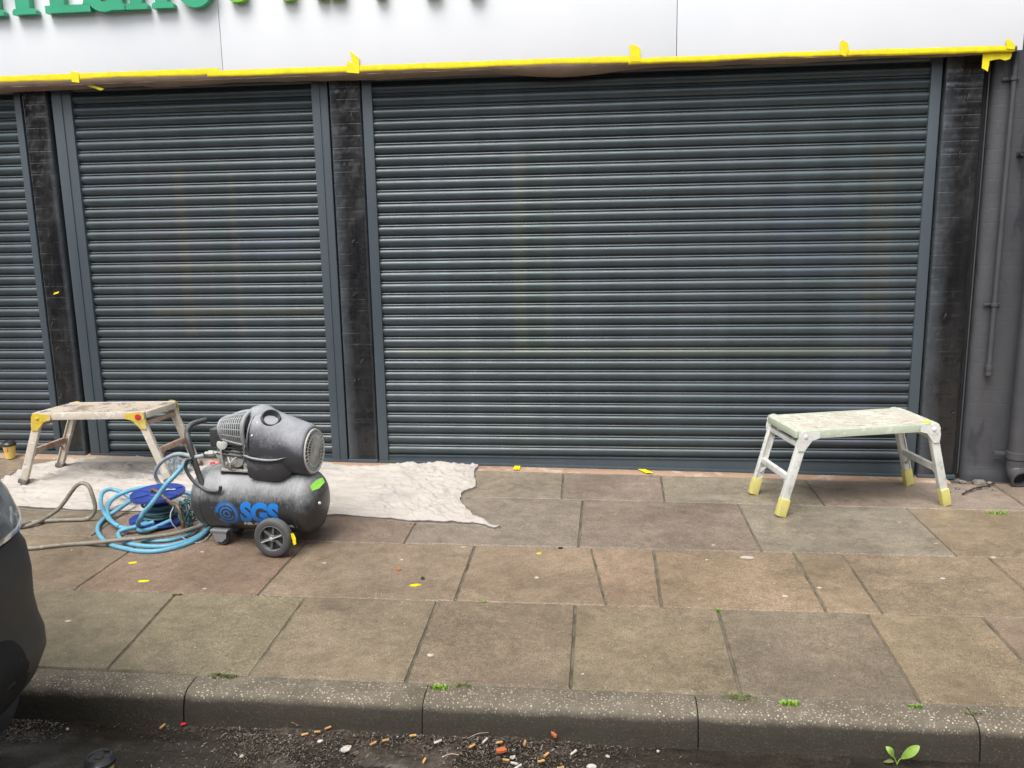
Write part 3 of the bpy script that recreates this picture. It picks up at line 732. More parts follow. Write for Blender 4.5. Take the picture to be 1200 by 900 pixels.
tab([(406, 85), (407, 71), (413, 74), (410, 60), (421, 68), (421, 86)], 'forked yellow tape tab above the middle pillar')
tab([(739, 72), (738, 52), (744, 53), (750, 56), (751, 72)], 'upright yellow tape tab near the middle of the widest shutter')
tab([(985, 64), (984.5, 49), (988, 47), (994, 51), (995, 58), (991, 66)], 'rounded yellow tape tab above the right half of the widest shutter')
tab([(84, 96), (83, 83), (92, 85), (93, 97)], 'small yellow tape tab above the left black pillar')
tab([(1180, 57), (1179, 46), (1183, 46), (1189, 52), (1189, 58)], 'pointed yellow tape tab at the right end of the fascia')
# hanging scraps at the right corner
P = [at(a, c, YF+.02) for a, c in ((1152, 62), (1162, 62), (1185, 60), (1186, 64), (1184, 69), (1178, 71), (1172, 69), (1160, 71), (1157.5, 84), (1155, 82), (1150.5, 80))]
tag(MB().prism(P, (0, .0015, 0)).build('tape_flap', M['tapeD'] if 'tapeD' in M else M['tape']), 'torn yellow tape flap hanging below the right end of the fascia', 'masking tape')
# brown masking paper
m_ = MB(); vs = []; fs = []; n = 260; x0_, x1_ = -4.6, 3.86
for i in range(n+1):
    x = x0_+(x1_-x0_)*i/n; s = .014+.022*max(0, fbm(x*1.3, 3))+.040*math.exp(-((x-1.25)/.36)**2)+.016*math.exp(-((x+.0)/.5)**2)+.010*math.exp(-((x+2.3)/.5)**2)-(.008 if x > 3 else 0)
    vs.append((x, YF-.0028, 2.545 if x < .9 else 2.528))
    for (v, dz) in ((0, 0), (.25, .7), (.5, 1), (.8, .8), (1, .3)):
        vs.append((x, YF-.0028 if v == 0 else YF+.006+v*.13, 2.509-(s*dz)-(0 if v else .002)+.003*fbm(x*8, v*4)))
for i in range(n):
    for k in range(5): q = i*6+k; fs.append((q, q+6, q+7, q+1))
tag(m_.add(vs, fs).build('masking_paper', M['paper'], smooth=180, fix=False), 'brown masking paper sagging under the fascia, above the shutters', 'masking paper')
m_ = MB(); P = [at(a, c, YF+.02) for a, c in ((86, 95), (90, 94), (122, 104), (118, 106))]
tag(m_.prism(P, (0, .002, 0)).build('tape_sliver', M['tape']), 'thin slanting yellow tape sliver on the brown paper', 'masking tape')

# ------------------------------------------------------------------ dust sheet
def lerpt(tab_, x):
    for (a, b_) in zip(tab_, tab_[1:]):
        if x <= b_[0]: t = (x-a[0])/(b_[0]-a[0]); t = max(0, t); return a[1]+(b_[1]-a[1])*t
    return tab_[-1][1]
topc = [(p.x, p.y) for p in (gp(*q) for q in ((2, 562), (18, 555), (38, 546), (70, 541), (110, 538), (160, 537), (240, 542), (330, 546), (385, 545), (420, 549), (470, 545), (510, 544), (540, 544), (562, 543.5)))]
botc = [(p.x, p.y) for p in (gp(*q) for q in ((-20, 592), (25, 597), (100, 600), (170, 602), (250, 606), (330, 607), (395, 606), (440, 609), (480, 613), (520, 615), (560, 616), (578, 622), (586, 620)))]
rgt = [(0, 0.635), (.12, .625), (.25, .645), (.42, .69), (.5, .62), (.62, .615), (.75, .66), (.88, .74), (.96, .84), (1, .925)]
lft = [(0, -2.46), (.35, -2.62), (.7, -2.75), (1, -2.6)]
nx, ny = 360, 110; vs = []; fs = []
for j in range(ny+1):
    v = j/ny
    for i in range(nx+1):
        u = i/nx
        xl = lerpt(lft, v); xr = lerpt(rgt, v)+.010*fbm(v*14, 7)
        x = xl+(xr-xl)*u
        yt = min(lerpt(topc, x), -.040); yb = lerpt(botc, min(x, botc[-1][0]))
        y = yt+(yb-yt)*v
        edge = min(1, min(v, 1-v)*18, u*40, (1-u)*30)
        y += .012*fbm(x*4, v*3, 2)*(1 if 0 < v < 1 else .6); x += .006*fbm(x*6, y*6, 9)
        fold = abs(fbm(x*1.6+.3*fbm(x, y*3), y*7, 3)); fold = max(0, .25-fold)*.075
        f2 = max(0, .18-abs(fbm(x*5+2, y*13+fbm(x*2, y*2), 8, 3)))*.055
        big = .010*(1+fbm(x*1.5, y*2.5, 5))
        right = max(0, 1-abs(u-.93)/.12)
        f3 = right*max(0, .3-abs(fbm(x*9+y*7, y*3-x*2, 12, 2)))*.08
        h = .004+(fold+f2+f3+big*.7)*(.25+.75*edge)
        # hem roll
        if v > .97 or (u > .985): h += .006
        vs.append((x, y, max(G(x, y), G(x, min(y, 0)))+.003+h))
for j in range(ny):
    for i in range(nx): a = j*(nx+1)+i; fs.append((a, a+1, a+nx+2, a+nx+1))
ring_ = [i for i in range(nx+1)] + [j*(nx+1)+nx for j in range(1, ny+1)] + [ny*(nx+1)+i for i in range(nx-1, -1, -1)] + [j*(nx+1) for j in range(ny-1, 0, -1)]
n0 = len(vs)
for r_ in ring_: x, y, z = vs[r_]; vs.append((x, y, G(x, min(y, 0))+.001))
for k in range(len(ring_)): a, c = ring_[k], ring_[(k+1) % len(ring_)]; fs.append((a, c, n0+(k+1) % len(ring_), n0+k))
tag(MB().add(vs, fs).build('dust_sheet', M['cloth'], smooth=180, fix=False), 'crumpled off-white dust sheet spread on the pavement along the shutters', 'dust sheet')
def CZ(x, y): return G(x, y)+.014      # about the top of the sheet

# ------------------------------------------------------------------ step platforms
def platform(FL, FR, BL, BRt, H, s, label, mats, loc, scraps=None, right=False):
    t = thing('step_platform', loc, label, 'step platform', 'folding step platforms')
    FL, FR, BL, BRt = map(Vector, (FL, FR, BL, BRt)); z = Vector((0, 0, 1))
    u = (FR-FL).normalized(); w = (BL-FL); w = (w-u*w.dot(u)).normalized()
    tFL, tFR, tBL, tBR = FL+u*s, FR-u*s, BL+u*s, BRt-u*s
    zt = (FL.z+FR.z+BL.z+BRt.z)/4+H
    for p in (tFL, tFR, tBL, tBR): p.z = zt
    # deck: ribbed tread + side rails + end caps
    dth = .046
    m_ = MB(); nr = 9
    A, B_, C_, D_ = tFL, tFR, tBR, tBL
    ext = .035
    A = A-u*ext; B_ = B_+u*ext; C_ = C_+u*ext; D_ = D_-u*ext
    for k in range(nr):
        f0 = (k+.10)/nr; f1 = (k+.90)/nr
        p0 = A.lerp(D_, f0*.94+.03); p1 = B_.lerp(C_, f0*.94+.03); p2 = B_.lerp(C_, f1*.94+.03); p3 = A.lerp(D_, f1*.94+.03)
        m_.prism([p+z*.0 for p in (p0, p1, p2, p3)], (0, 0, -.006))
    m_.prism([A.lerp(D_, .02)-z*.0035, B_.lerp(C_, .02)-z*.0035, B_.lerp(C_, .98)-z*.0035, A.lerp(D_, .98)-z*.0035], (0, 0, -.012))
    m_.build('deck', mats['deck'], t)
    for (p, q_) in ((A, B_), (D_, C_)):
        m_ = MB(); m_.bar(p-z*dth/2+z*.002, q_-z*dth/2+z*.002, .022, dth, bev=.004); m_.build('side_rail', mats['rail'], t, smooth=40)
    for (p, q_) in ((A, D_), (B_, C_)):
        m_ = MB(); m_.bar(p-z*dth/2+z*.0015+w*.012, q_-z*dth/2+z*.0015-w*.012, .022, dth*.93, bev=.006); m_.build('end_rail', mats['rail'], t, smooth=40)
    lw = .048
    legs = [(tFL, FL, -1), (tFR, FR, -1), (tBL, BL, 1), (tBR, BRt, 1)]
    for k, (a, f, sd) in enumerate(legs):
        d = (f-a).normalized(); out = w*sd
        a2 = a-z*.03+out*.003; f2 = f+z*.003
        ft = .105 if right else .03
        fe = f2-d*ft
        m_ = MB()
        m_.bar(a2, fe+d*.01, lw*.52, lw, up=u, bev=.004)
        # channel lips of the extruded leg
        for q_ in (-1, 1):
            m_.bar(a2+u*q_*(lw/2-.004)-out*.010, fe+u*q_*(lw/2-.004)-out*.010, .026, .007, up=u, bev=.002)
        m_.build('leg', mats['leg'], t, smooth=40)
        m_ = MB(); m_.bar(fe, f2, lw*.95 if right else lw*1.0, lw*1.12 if right else lw*1.15, up=u, bev=.006)
        m_.build('foot_cover' if right else 'foot', mats['foot'], t, smooth=40)
        # hinge plate: rounded disc and wedge
        o = -1 if k in (0, 2) else 1
        hp = a-z*.028+out*.017
        m_ = MB(); P = []
        for i in range(14):
            g = 2*PI*i/14; P.append(hp+u*.040*math.cos(g)+z*.034*math.sin(g))
        m_.prism(P, out*.006)
        q0 = hp-u*o*.0
        m_.prism([hp-u*o*.085+z*.022, hp+u*o*.03+z*.028, hp+u*o*.045-z*.03, hp+d*.085+u*o*.02, hp+d*.085-u*o*.018, hp-u*o*.04-z*.012-z*.012, hp-u*o*.085-z*.012], out*.0045)
        m_.build('hinge_plate', mats['hinge'], t, smooth=30)
        m_ = MB(); m_.lathe([(0, .012 if k != 1 or right else .020), (.005, .012 if k != 1 or right else .020), (.007, .009)], hp+out*.005, out, 12); m_.build('rivet', mats['rivet'] if k != 1 else mats['rivet2'], t, smooth=40)
    # cross rungs between front and back leg on each end
    for (ta, fa_, tb, fb) in ((tFL, FL, tBL, BL), (tFR, FR, tBR, BRt)):
        for fr, hh, ww in ((.17, .022, .028), (.56, .028, .040)):
            p = ta.lerp(fa_, fr); q_ = tb.lerp(fb, fr)
            m_ = MB(); m_.bar(p-w*-.01, q_+w*-.01, ww*.7, hh*1.3, bev=.004); m_.build('rung', mats['rung'], t, smooth=40)
        for (x1, x0) in (((ta, fa_), (tb, fb)), ((tb, fb), (ta, fa_))):
            p = x1[0].lerp(x1[1], .72); q_ = x1[0].lerp(x1[1], .58).lerp(x0[0].lerp(x0[1], .58), .22)
            m_ = MB(); m_.bar(p, q_, .005, .016, bev=.0015); m_.build('stay', mats['rung'], t)
    return t
r_ = lambda x, y, dz=0: Vector((x, y, G(x, y)+dz))
platform(r_(2.493, -.86), r_(3.496, -.586), r_(2.404, -.464), r_(3.419, -.183), .497, .125,
    'paint-spattered white and green step platform with yellow taped feet, in front of the widest shutter',
    dict(deck=M['ladDeck'], rail=M['ladG'], leg=M['ladW'], foot=M['tapepale'], hinge=M['ladW'], rivet=M['ladW'], rivet2=M['ladW'], rung=M['ladW']), r_(2.95, -.52), right=True)
lf = lambda x, y: Vector((x, y, CZ(x, y)+.004))
platform(lf(-2.273, -.655), lf(-1.313, -.572), lf(-2.225, -.335), lf(-1.267, -.252), .462, .155,
    'grubby cream step platform with yellow hinges, standing on the dust sheet left of the compressor',
    dict(deck=M['ladDirty'], rail=M['ladC'], leg=M['ladC'], foot=M['foot'], hinge=M['ladY'], rivet=M['ladY'], rivet2=M['red'], rung=M['ladRust']), lf(-1.78, -.45))
p = at(1075, 491, -.52); p = Vector((3.335, -.60, r_(3.3, -.6).z+.50))
m_ = MB().prism([p, p+Vector((.05, .012, 0)), p+Vector((.042, .05, 0)), p+Vector((-.006, .035, 0))], (0, 0, .0015))
tag(m_.build('tape_scrap', M['tape']), 'yellow tape scrap on the right end of the white step platform', 'tape')

# ------------------------------------------------------------------ compressor
cx0, cx1, cy, cz, cr = -.725, .020, -1.40, .142, .170
comp = thing('air_compressor', (-.35, cy, -.1), 'dusty black tank air compressor with wheels and blue lettering, on the pavement', 'air compressor')
m_ = MB(); n = 14; prof = []
dl = .095
for i in range(n+1):
    a = PI/2*i/n; prof.append((cx0+dl-dl*math.cos(a), cr*math.sin(a)**.85 if i else .002))
prof.append((cx0+dl+.003, cr+.0025)); prof.append((cx0+dl+.016, cr+.0025)); prof.append((cx0+dl+.018, cr))
q_ = [(cx1-(t-cx0), r) for t, r in prof][::-1]
m_.lathe([(t, r) for t, r in prof+q_], (0, cy, cz), (1, 0, 0), 64); m_.build('tank', M['tank'], comp, smooth=45)
# logo wrapped on the tank
def wrap(u, v, off=.0012):
    "u along the tank, v = arc height measured from the level of the axis, front side"
    a = v/cr; return Vector((u, cy-(cr+off)*math.cos(a), cz+(cr+off)*math.sin(a)))
def text_on_tank(body, size, u0, v0, width, mat, name, bold=0., shear=0., off=.0015, vs=1):
    cu = bpy.data.curves.new('t', 'FONT'); cu.body = body; cu.size = size; cu.offset = bold; cu.shear = shear; cu.resolution_u = 4
    o = bpy.data.objects.new('t', cu); COL.objects.link(o)
    dg = bpy.context.evaluated_depsgraph_get(); me = bpy.data.meshes.new_from_object(o.evaluated_get(dg))
    bm = bmesh.new(); bm.from_mesh(me); bmesh.ops.triangulate(bm, faces=bm.faces)
    zs = [v.co.y for v in bm.verts]; xs_ = [v.co.x for v in bm.verts]; lo, hi = min(zs), max(zs); a, c = min(xs_), max(xs_)
    for k in range(1, 10):
        bmesh.ops.bisect_plane(bm, geom=bm.verts[:]+bm.edges[:]+bm.faces[:], plane_co=(0, lo+(hi-lo)*k/10, 0), plane_no=(0, 1, 0))
    mb = MB(); bm.verts.index_update()
    mb.add([wrap(u0+(v.co.x-a)*width/(c-a), v0+v.co.y*vs, off) for v in bm.verts], [[v.index for v in f.verts] for f in bm.faces]); bm.free()
    bpy.data.objects.remove(o); bpy.data.curves.remove(cu); bpy.data.meshes.remove(me)
    return mb.build(name, mat, comp)
uL = at(285, 606, cy-.165).x; uR = at(334, 606, cy-.165).x
text_on_tank('SGS', .118, uL, -.079, uR-uL, M['logo'], 'lettering', .0068, shear=.12, vs=1.28)
text_on_tank('AIR COMPRESSORS', .030, uL+.002, -.112, .31, M['white'], 'lettering', .0016)
uc = at(268, 598, cy-.165).x
m_ = MB()
for (r0, r1, a0, a1) in ((.049, .064, -150, 175), (.031, .042, 30, 345), (.012, .022, 0, 360), (.0665, .070, 0, 360)):
    k = 30
    for i in range(k):
        t0 = R(a0+(a1-a0)*i/k); t1 = R(a0+(a1-a0)*(i+1)/k)
        m_.add([wrap(uc+r0*math.cos(t0), -.042+r0*math.sin(t0)), wrap(uc+r1*math.cos(t0), -.042+r1*math.sin(t0)), wrap(uc+r1*math.cos(t1), -.042+r1*math.sin(t1)), wrap(uc+r0*math.cos(t1), -.042+r0*math.sin(t1))], [(0, 1, 2, 3)])
m_.build('emblem', M['logodim'], comp)
# wheels on an axle
wz = G(-.2, -1.6)+.104
for sy in (-1, 1):
    yw = cy+sy*.205; wx = -.178
    wh = bpy.data.objects.new('wheel', None); COL.objects.link(wh); wh.parent = comp; wh.location = Vector((wx, yw, wz))-comp.location
    R_ = .104
    m_ = MB(); pr_ = [(-.024, .072), (-.026, .090), (-.020, .100), (-.008, .104), (.008, .104), (.020, .100), (.026, .090), (.024, .072), (-.024, .072)]
    m_.lathe(pr_, (wx, yw, wz), (0, 1, 0), 44, cap=False)
    m_.build('tyre', M['rubber'], wh, smooth=50)
    m_ = MB(); m_.lathe([(-.022, .0735), (-.024, .066), (-.012, .064), (.012, .064), (.024, .066), (.022, .0735)], (wx, yw, wz), (0, 1, 0), 40, cap=False)
    for k in range(6):
        g = R(20+60*k); d = Vector((math.cos(g), 0, math.sin(g)))
        m_.bar(Vector((wx, yw+sy*.008, wz))+d*.012, Vector((wx, yw+sy*.008, wz))+d*.066, .012, .014, up=(0, 1, 0), bev=.002)
    m_.lathe([(-.026, .014), (-.024, .019), (.024, .019), (.026, .014)], (wx, yw, wz), (0, 1, 0), 20)
    m_.build('rim', M['rim'], wh, smooth=40)
    m_ = MB(); m_.lathe([(-.002, .05), (.002, .064)], (wx, yw, wz), (0, 1, 0), 32); m_.build('hub_disc', M['darkdusty'], wh, smooth=40)
    m_ = MB(); g = R(22); d = Vector((math.cos(g), 0, math.sin(g)))
    m_.tube([Vector((wx, yw+sy*.026, wz))-d*.060, Vector((wx, yw+sy*.029, wz)), Vector((wx, yw+sy*.026, wz))+d*.062], .003, 6); m_.lathe([(0, .011), (.006, .010), (.009, .006)], (wx, yw+sy*.024, wz), (0, sy, 0), 14)
    m_.build('axle_pin', M['alu'], wh, smooth=40)
m_ = MB(); m_.tube([(-.178, cy-.2, wz), (-.178, cy+.2, wz)], .009, 10)
for sy in (-1, 1): m_.prism([(-.225, cy+sy*.10, wz-.012), (-.13, cy+sy*.10, wz-.012), (-.11, cy+sy*.10, cz-.115), (-.245, cy+sy*.10, cz-.115)], (0, .004*sy, 0))
m_.build('axle', M['darkdusty'], comp)
# two front castors
for sy in (-1, 1):
    x_, y_ = -.545, cy+sy*.075-.02; g0 = G(x_, y_)
    ca = bpy.data.objects.new('castor', None); COL.objects.link(ca); ca.parent = comp; ca.location = Vector((x_, y_, g0))-comp.location
    m_ = MB(); m_.box((x_, y_, cz-cr+.012), (.10, .07, .012), bev=.002)
    for q_ in (-1, 1):
        m_.prism([(x_-.045, y_+q_*.027, cz-cr+.01), (x_+.045, y_+q_*.027, cz-cr+.01), (x_+.040, y_+q_*.027, g0+.045), (x_+.012, y_+q_*.027, g0+.022), (x_-.02, y_+q_*.027, g0+.026)], (0, q_*.004, 0))
    m_.build('bracket', M['grille'], ca)
    m_ = MB(); m_.lathe([(-.020, .018), (-.020, .030), (-.014, .035), (.014, .035), (.020, .030), (.020, .018)], (x_+.006, y_, g0+.036), (0, 1, 0), 26); m_.build('roller', M['rubber'], ca, smooth=45)
# saddle and motor cover
def P3(px, py, y=cy): return at(px, py, y)
def superel(xc, yc, zc, ry, rz, n=40, e=2.6, tilt=0, zmin=None):
    out = []
    for k in range(n):
        a = 2*PI*k/n; c, s = math.cos(a), math.sin(a)
        yy = ry*math.copysign(abs(c)**(2/e), c); zz = rz*math.copysign(abs(s)**(2/e), s)
        z = zc+zz
        if zmin is not None: z = max(z, zmin)
        out.append(Vector((xc+tilt*zz, yc+yy, z)))
    return out
mx1 = -.022; mzc = .418; mr = .132
m_ = MB()
secs = [superel(-.345, cy, .475, .120, .128, e=2.6, tilt=.25), superel(-.335, cy, .482, .142, .150, e=2.6, tilt=.25), superel(-.300, cy, .478, .152, .156, e=2.5, tilt=.15), superel(-.26, cy, .470, .152, .152, e=2.4, tilt=.08),
        superel(-.20, cy, .456, .150, .148, e=2.3, tilt=.03), superel(-.12, cy, .440, .146, .142, e=2.15), superel(-.06, cy, .428, .141, .137, e=2.05), superel(-.035, cy, .421, .137, .134, e=2), superel(-.024, cy, .418, .130, .127, e=2), superel(-.024, cy, .418, .114, .111, e=2), superel(-.05, cy, .418, .112, .109, e=2)]
m_.loft(secs); 
m_.build('motor_cover', M['cover'], comp, smooth=55)
# scoop on top of the cover
m_ = MB(); secs = []
for (x, zc_, ry, rz) in ((-.375, .566, .055, .050), (-.365, .573, .085, .072), (-.33, .578, .095, .078), (-.29, .575, .092, .074), (-.25, .565, .080, .062), (-.215, .556, .055, .050), (-.185, .55, .025, .04)):
    secs.append(superel(x, cy, zc_, ry, rz, 28, 2.4, tilt=.1))
m_.loft(secs); m_.build('cover_scoop', M['cover'], comp, smooth=55)
m_ = MB(); m_.lathe([(-.030, .002), (-.026, .022), (-.012, .034), (.004, .040), (.008, .044), (.004, .049), (-.012, .053)], P3(321, 489, cy-.075), (.45, -.62, .62), 26, cap=False); m_.build('scoop_hollow', M['darkdusty'], comp, smooth=60)
# moulded ledge that runs along the cover above its skirt, and a strap rib behind the guard
for sy in (-1, 1):
    m_ = MB(); pts = spline([(-.352, cy+sy*.140, .418), (-.30, cy+sy*.157, .408), (-.22, cy+sy*.157, .400), (-.16, cy+sy*.153, .404), (-.11, cy+sy*.143, .418)], 6)
    m_.tube(pts, [.002+.006*math.sin(PI*min(1, .12+i/len(pts)))**.6 for i in range(len(pts))], 10); m_.build('cover_ledge', M['cover'], comp, smooth=70)
m_ = MB(); pts = [Vector((-.318+.25*.03*math.sin(a_), cy-.157*math.cos(a_), .480+.160*math.sin(a_))) for a_ in [PI*k/24-.12 for k in range(27)]]
m_.tube(pts, .006, 8); m_.build('cover_rib', M['cover'], comp, smooth=70)
# skirt below
m_ = MB(); secs = []
for (x, zl, ry) in ((-.345, .300, .128), (-.335, .290, .142), (-.22, .282, .148), (-.165, .284, .146), (-.135, .300, .132), (-.10, .33, .10)):
    secs.append([Vector((x, cy-ry, .43)), Vector((x, cy-ry*1.01, .37)), Vector((x, cy-ry*.98, zl+.02)), Vector((x, cy-ry*.86, zl)), Vector((x, cy+ry*.86, zl)), Vector((x, cy+ry*.98, zl+.02)), Vector((x, cy+ry, .43))])
m_.loft(secs); m_.build('cover_skirt', M['cover'], comp, smooth=40)
for (px, py) in ((307, 495), (300, 510)):
    p = P3(px, py, cy-.15); m_ = MB(); m_.lathe([(0, .006), (.003, .0055), (.004, .003)], p, (-.1, -1, .2), 10); m_.build('screw', M['white'], comp)
# fan grille at the end
fg = bpy.data.objects.new('fan_grille', None); COL.objects.link(fg); fg.parent = comp; fg.location = Vector((mx1, cy, mzc))-comp.location
m_ = MB(); m_.lathe([(0, .04), (0, .110)], (mx1-.030, cy, mzc), (1, 0, 0), 40); m_.build('recess', M['dark'], fg)
m_ = MB()
for k in range(28):
    a = 2*PI*k/28; d = Vector((0, math.cos(a), math.sin(a))); c = Vector((mx1, cy, mzc))
    m_.bar(c+d*.020+Vector((.006, 0, 0)), c+d*.112, .0036, .010, up=(1, 0, 0))
for r0 in (.020, .045, .080, .113):
    pts = [Vector((mx1+.006-.006*(r0/.11), cy+r0*math.cos(2*PI*k/40), mzc+r0*math.sin(2*PI*k/40))) for k in range(40)]
    m_.tube(pts, .0042 if r0 < .11 else .0065, 6, closed=True)
m_.lathe([(0, .021), (.005, .018), (.006, .004)], (mx1+.004, cy, mzc), (1, 0, 0), 18)
m_.build('spokes', M['fan'], fg, smooth=50)
# cylinder-head guard: bowed cage of bars over the pump
gx = lambda px, py: P3(px, py, cy)
m_ = MB(); NB = 12
def cage(u, v):
    "bowed guard: u across, v from the top down over the front"
    bl = at(272, 489, cy-.02); br = at(299, 483, cy-.02); fl = at(263, 515, cy-.15); fr = at(291, 521, cy-.15)
    a = v*PI/2; t = bl.lerp(br, u); b_ = fl.lerp(fr, u); bow = math.sin(PI*(.12+.70*u))
    p = Vector((t.x+(b_.x-t.x)*(1-math.cos(a)), t.y+(b_.y-t.y)*math.sin(a), b_.z+(t.z-b_.z)*math.cos(a)))
    return p + Vector((-.012*math.sin(2*a)*(1-u), -.022*math.sin(2*a)-.014*bow*math.sin(a), .016*math.sin(2*a)*1+.014*bow*math.cos(a)))
for k in range(NB+1):
    u = k/NB; m_.tube([cage(u, j/14) for j in range(15)], .0038, 6)
for k in range(8):
    v = k/7; m_.tube([cage(i/16, v) for i in range(17)], .0034, 6)
m_.tube([cage(0, j/14) for j in range(15)], .008, 8); m_.tube([cage(1, j/14) for j in range(15)], .011, 8); m_.tube([cage(i/16, 1) for i in range(17)], .007, 8); m_.tube([cage(i/16, 0) for i in range(17)], .010, 8)
m_.build('head_guard', M['grille'], comp, smooth=50)
m_ = MB()
for k in range(9): m_.box((-.455+.0*k, cy-.005, .405+.018*k), (.15-.004*k, .215-.008*k, .0065), Euler((0, R(6), 0)), bev=.002)
m_.box((-.455, cy, .475), (.10, .15, .15), bev=.01); m_.build('cylinder_head', M['darkdusty'], comp)
# crank case
m_ = MB()
m_.box((-.425, cy, .318), (.19, .20, .012), bev=.003)                       # feet plate
m_.lathe([(0, .075), (.006, .085), (.10, .085), (.106, .075)], (-.455, cy-.005, .405), (1, 0, 0), 28)
m_.lathe([(0, .02), (.004, .046), (.012, .05), (.02, .046)], (-.425, cy-.105, .385), (0, 1, 0), 24)
m_.prism([(-.50, cy-.088, .322), (-.47, cy-.088, .322), (-.455, cy-.088, .37), (-.475, cy-.088, .44), (-.51, cy-.088, .44)], (0, .02, 0))
m_.prism([(-.385, cy-.092, .322), (-.35, cy-.092, .322), (-.352, cy-.092, .43), (-.385, cy-.092, .45), (-.398, cy-.092, .41)], (0, .02, 0))
for (x, z) in ((-.487, .352), (-.368, .352), (-.372, .415), (-.492, .425)): m_.lathe([(0, .010), (.006, .010), (.008, .007)], (x, cy-.09, z), (0, -1, 0), 8)
m_.tube(spline([(-.50, cy-.10, .47), (-.50, cy-.112, .42), (-.497, cy-.105, .35), (-.49, cy-.09, .335)], 5), .006, 8)
m_.lathe([(0, .028), (.012, .030), (.014, .02)], (-.495, cy-.095, .46), (.1, -1, .3), 18)
m_.tube(spline([(-.47, cy-.10, .395), (-.44, cy-.13, .37), (-.425, cy-.13, .385), (-.41, cy-.10, .40)], 5), .0045, 7)
m_.build('crank_case', M['alu'], comp, smooth=40)
m_ = MB(); m_.box((-.43, cy-.02, .305), (.155, .12, .03), bev=.004); m_.build('saddle', M['darkdusty'], comp)
# pressure switch, regulator, manifold
m_ = MB(); c = P3(257, 513, cy-.07); m_.box(c, (.078, .07, .098), bev=.008); m_.build('pressure_switch', M['darkdusty'], comp, smooth=40)
m_ = MB(); m_.lathe([(0, .014), (.014, .014), (.017, .010)], c+Vector((.028, 0, .047)), (0, 0, 1), 14); m_.build('switch_knob', M['red'], comp, smooth=40)
m_ = MB(); b0 = Vector((c.x+.008, c.y, .44)); m_.tube([(b0.x, b0.y, c.z-.04), (b0.x, b0.y, .30)], .013, 10)
m_.box((b0.x, b0.y, .405), (.045, .035, .035), bev=.004); m_.box((b0.x-.003, b0.y, .365), (.035, .03, .02), bev=.003)
m_.lathe([(0, .020), (.018, .020), (.02, .016)], (b0.x+.004, b0.y-.018, .400), (0, -1, 0), 18)
m_.tube([(b0.x-.02, b0.y, .405), (b0.x-.075, b0.y-.01, .402)], .012, 10); m_.lathe([(0, .016), (.03, .016), (.032, .010), (.05, .010)], (b0.x-.045, b0.y-.008, .403), (-1, -.1, -.05), 8)
m_.build('regulator', M['alu'], comp, smooth=40)
m_ = MB(); m_.lathe([(0, .018), (.03, .018), (.032, .013)], (b0.x, b0.y, .285+.005), (0, 0, 1), 12); m_.build('tank_port', M['darkdusty'], comp, smooth=40)
m_ = MB(); m_.tube(spline([(b0.x+.012, b0.y-.01, .36), (b0.x+.05, b0.y-.03, .33), (b0.x+.08, b0.y-.04, .345), (-.47, cy-.06, .40)], 6), .0045, 7); m_.build('copper_pipe', M['bronze'], comp, smooth=60)
# handle: bent steel tube each side and a grip bar
def HP(px, py, y): return at(px, py, y)
m_ = MB(); yh = cy-.150
pts = spline([HP(261, 571, yh-.02), HP(259, 577, yh-.02), HP(246, 577, yh-.02), HP(236, 573, yh), HP(226, 566, yh), HP(219, 557, yh), HP(216, 549, yh), HP(219, 542, yh), HP(225, 540, yh)], 6)
m_.tube(pts, .0095, 10); m_.build('handle_bracket', M['darkdusty'], comp, smooth=60); m_ = MB()
pts = spline([HP(262-9, 569, yh+.24), HP(240, 571, yh+.24), HP(228, 562, yh+.24), HP(219, 548, yh+.24), HP(216, 541, yh+.2)], 6); m_.tube(pts, .0095, 10)
m_.build('handle_bracket', M['darkdusty'], comp, smooth=60)
m_ = MB()
pts = spline([HP(237, 571, yh+.02), HP(233, 560, yh+.02), HP(227, 543, yh+.02), HP(220, 521, yh+.03), HP(217, 510, yh+.05), HP(219, 502, yh+.07), HP(224, 498, yh+.12), HP(230, 496, yh+.16), HP(235, 494.5, yh+.20)], 6)
m_.tube(pts, [.0155]*(len(pts)), 12); m_.build('handle', M['darkdusty'], comp, smooth=60)
m_ = MB(); m_.tube([pts[-1], pts[-1]+(pts[-1]-pts[-2]).normalized()*.012], .011, 10); m_.build('handle_end', M['dark'], comp)
# bits of tape on it
p = at(371, 569, cy-.12); q_ = at(386, 559, cy-.10); d = (q_-p); n_ = Vector((-.020, 0, .042))
m_ = MB(); m_.prism([p-n_*.35, p+d*.5-n_*.55, q_-n_*.3, q_+n_*.25, p+d*.55+n_*.4, p+n_*.2], (0, .003, .001)); m_.build('tape_tab', M['gtape'], comp)
p = Vector((-.178+.107, cy-.215, wz+.002))
m_ = MB(); m_.prism([p+Vector(v) for v in ((-.004, 0, .028), (.010, 0, .032), (.022, 0, .008), (.022, 0, -.026), (.008, 0, -.032), (.004, 0, -.008))], (0, .004, 0)); m_.build('tape_tab', M['tape'], comp)
m_ = MB(); m_.lathe([(0, .008), (.006, .007), (.008, .003)], at(381, 586, cy-.10), (.8, -.5, 0), 10); m_.build('end_plug', M['white'], comp)

comp.rotation_euler.z = R(-7)
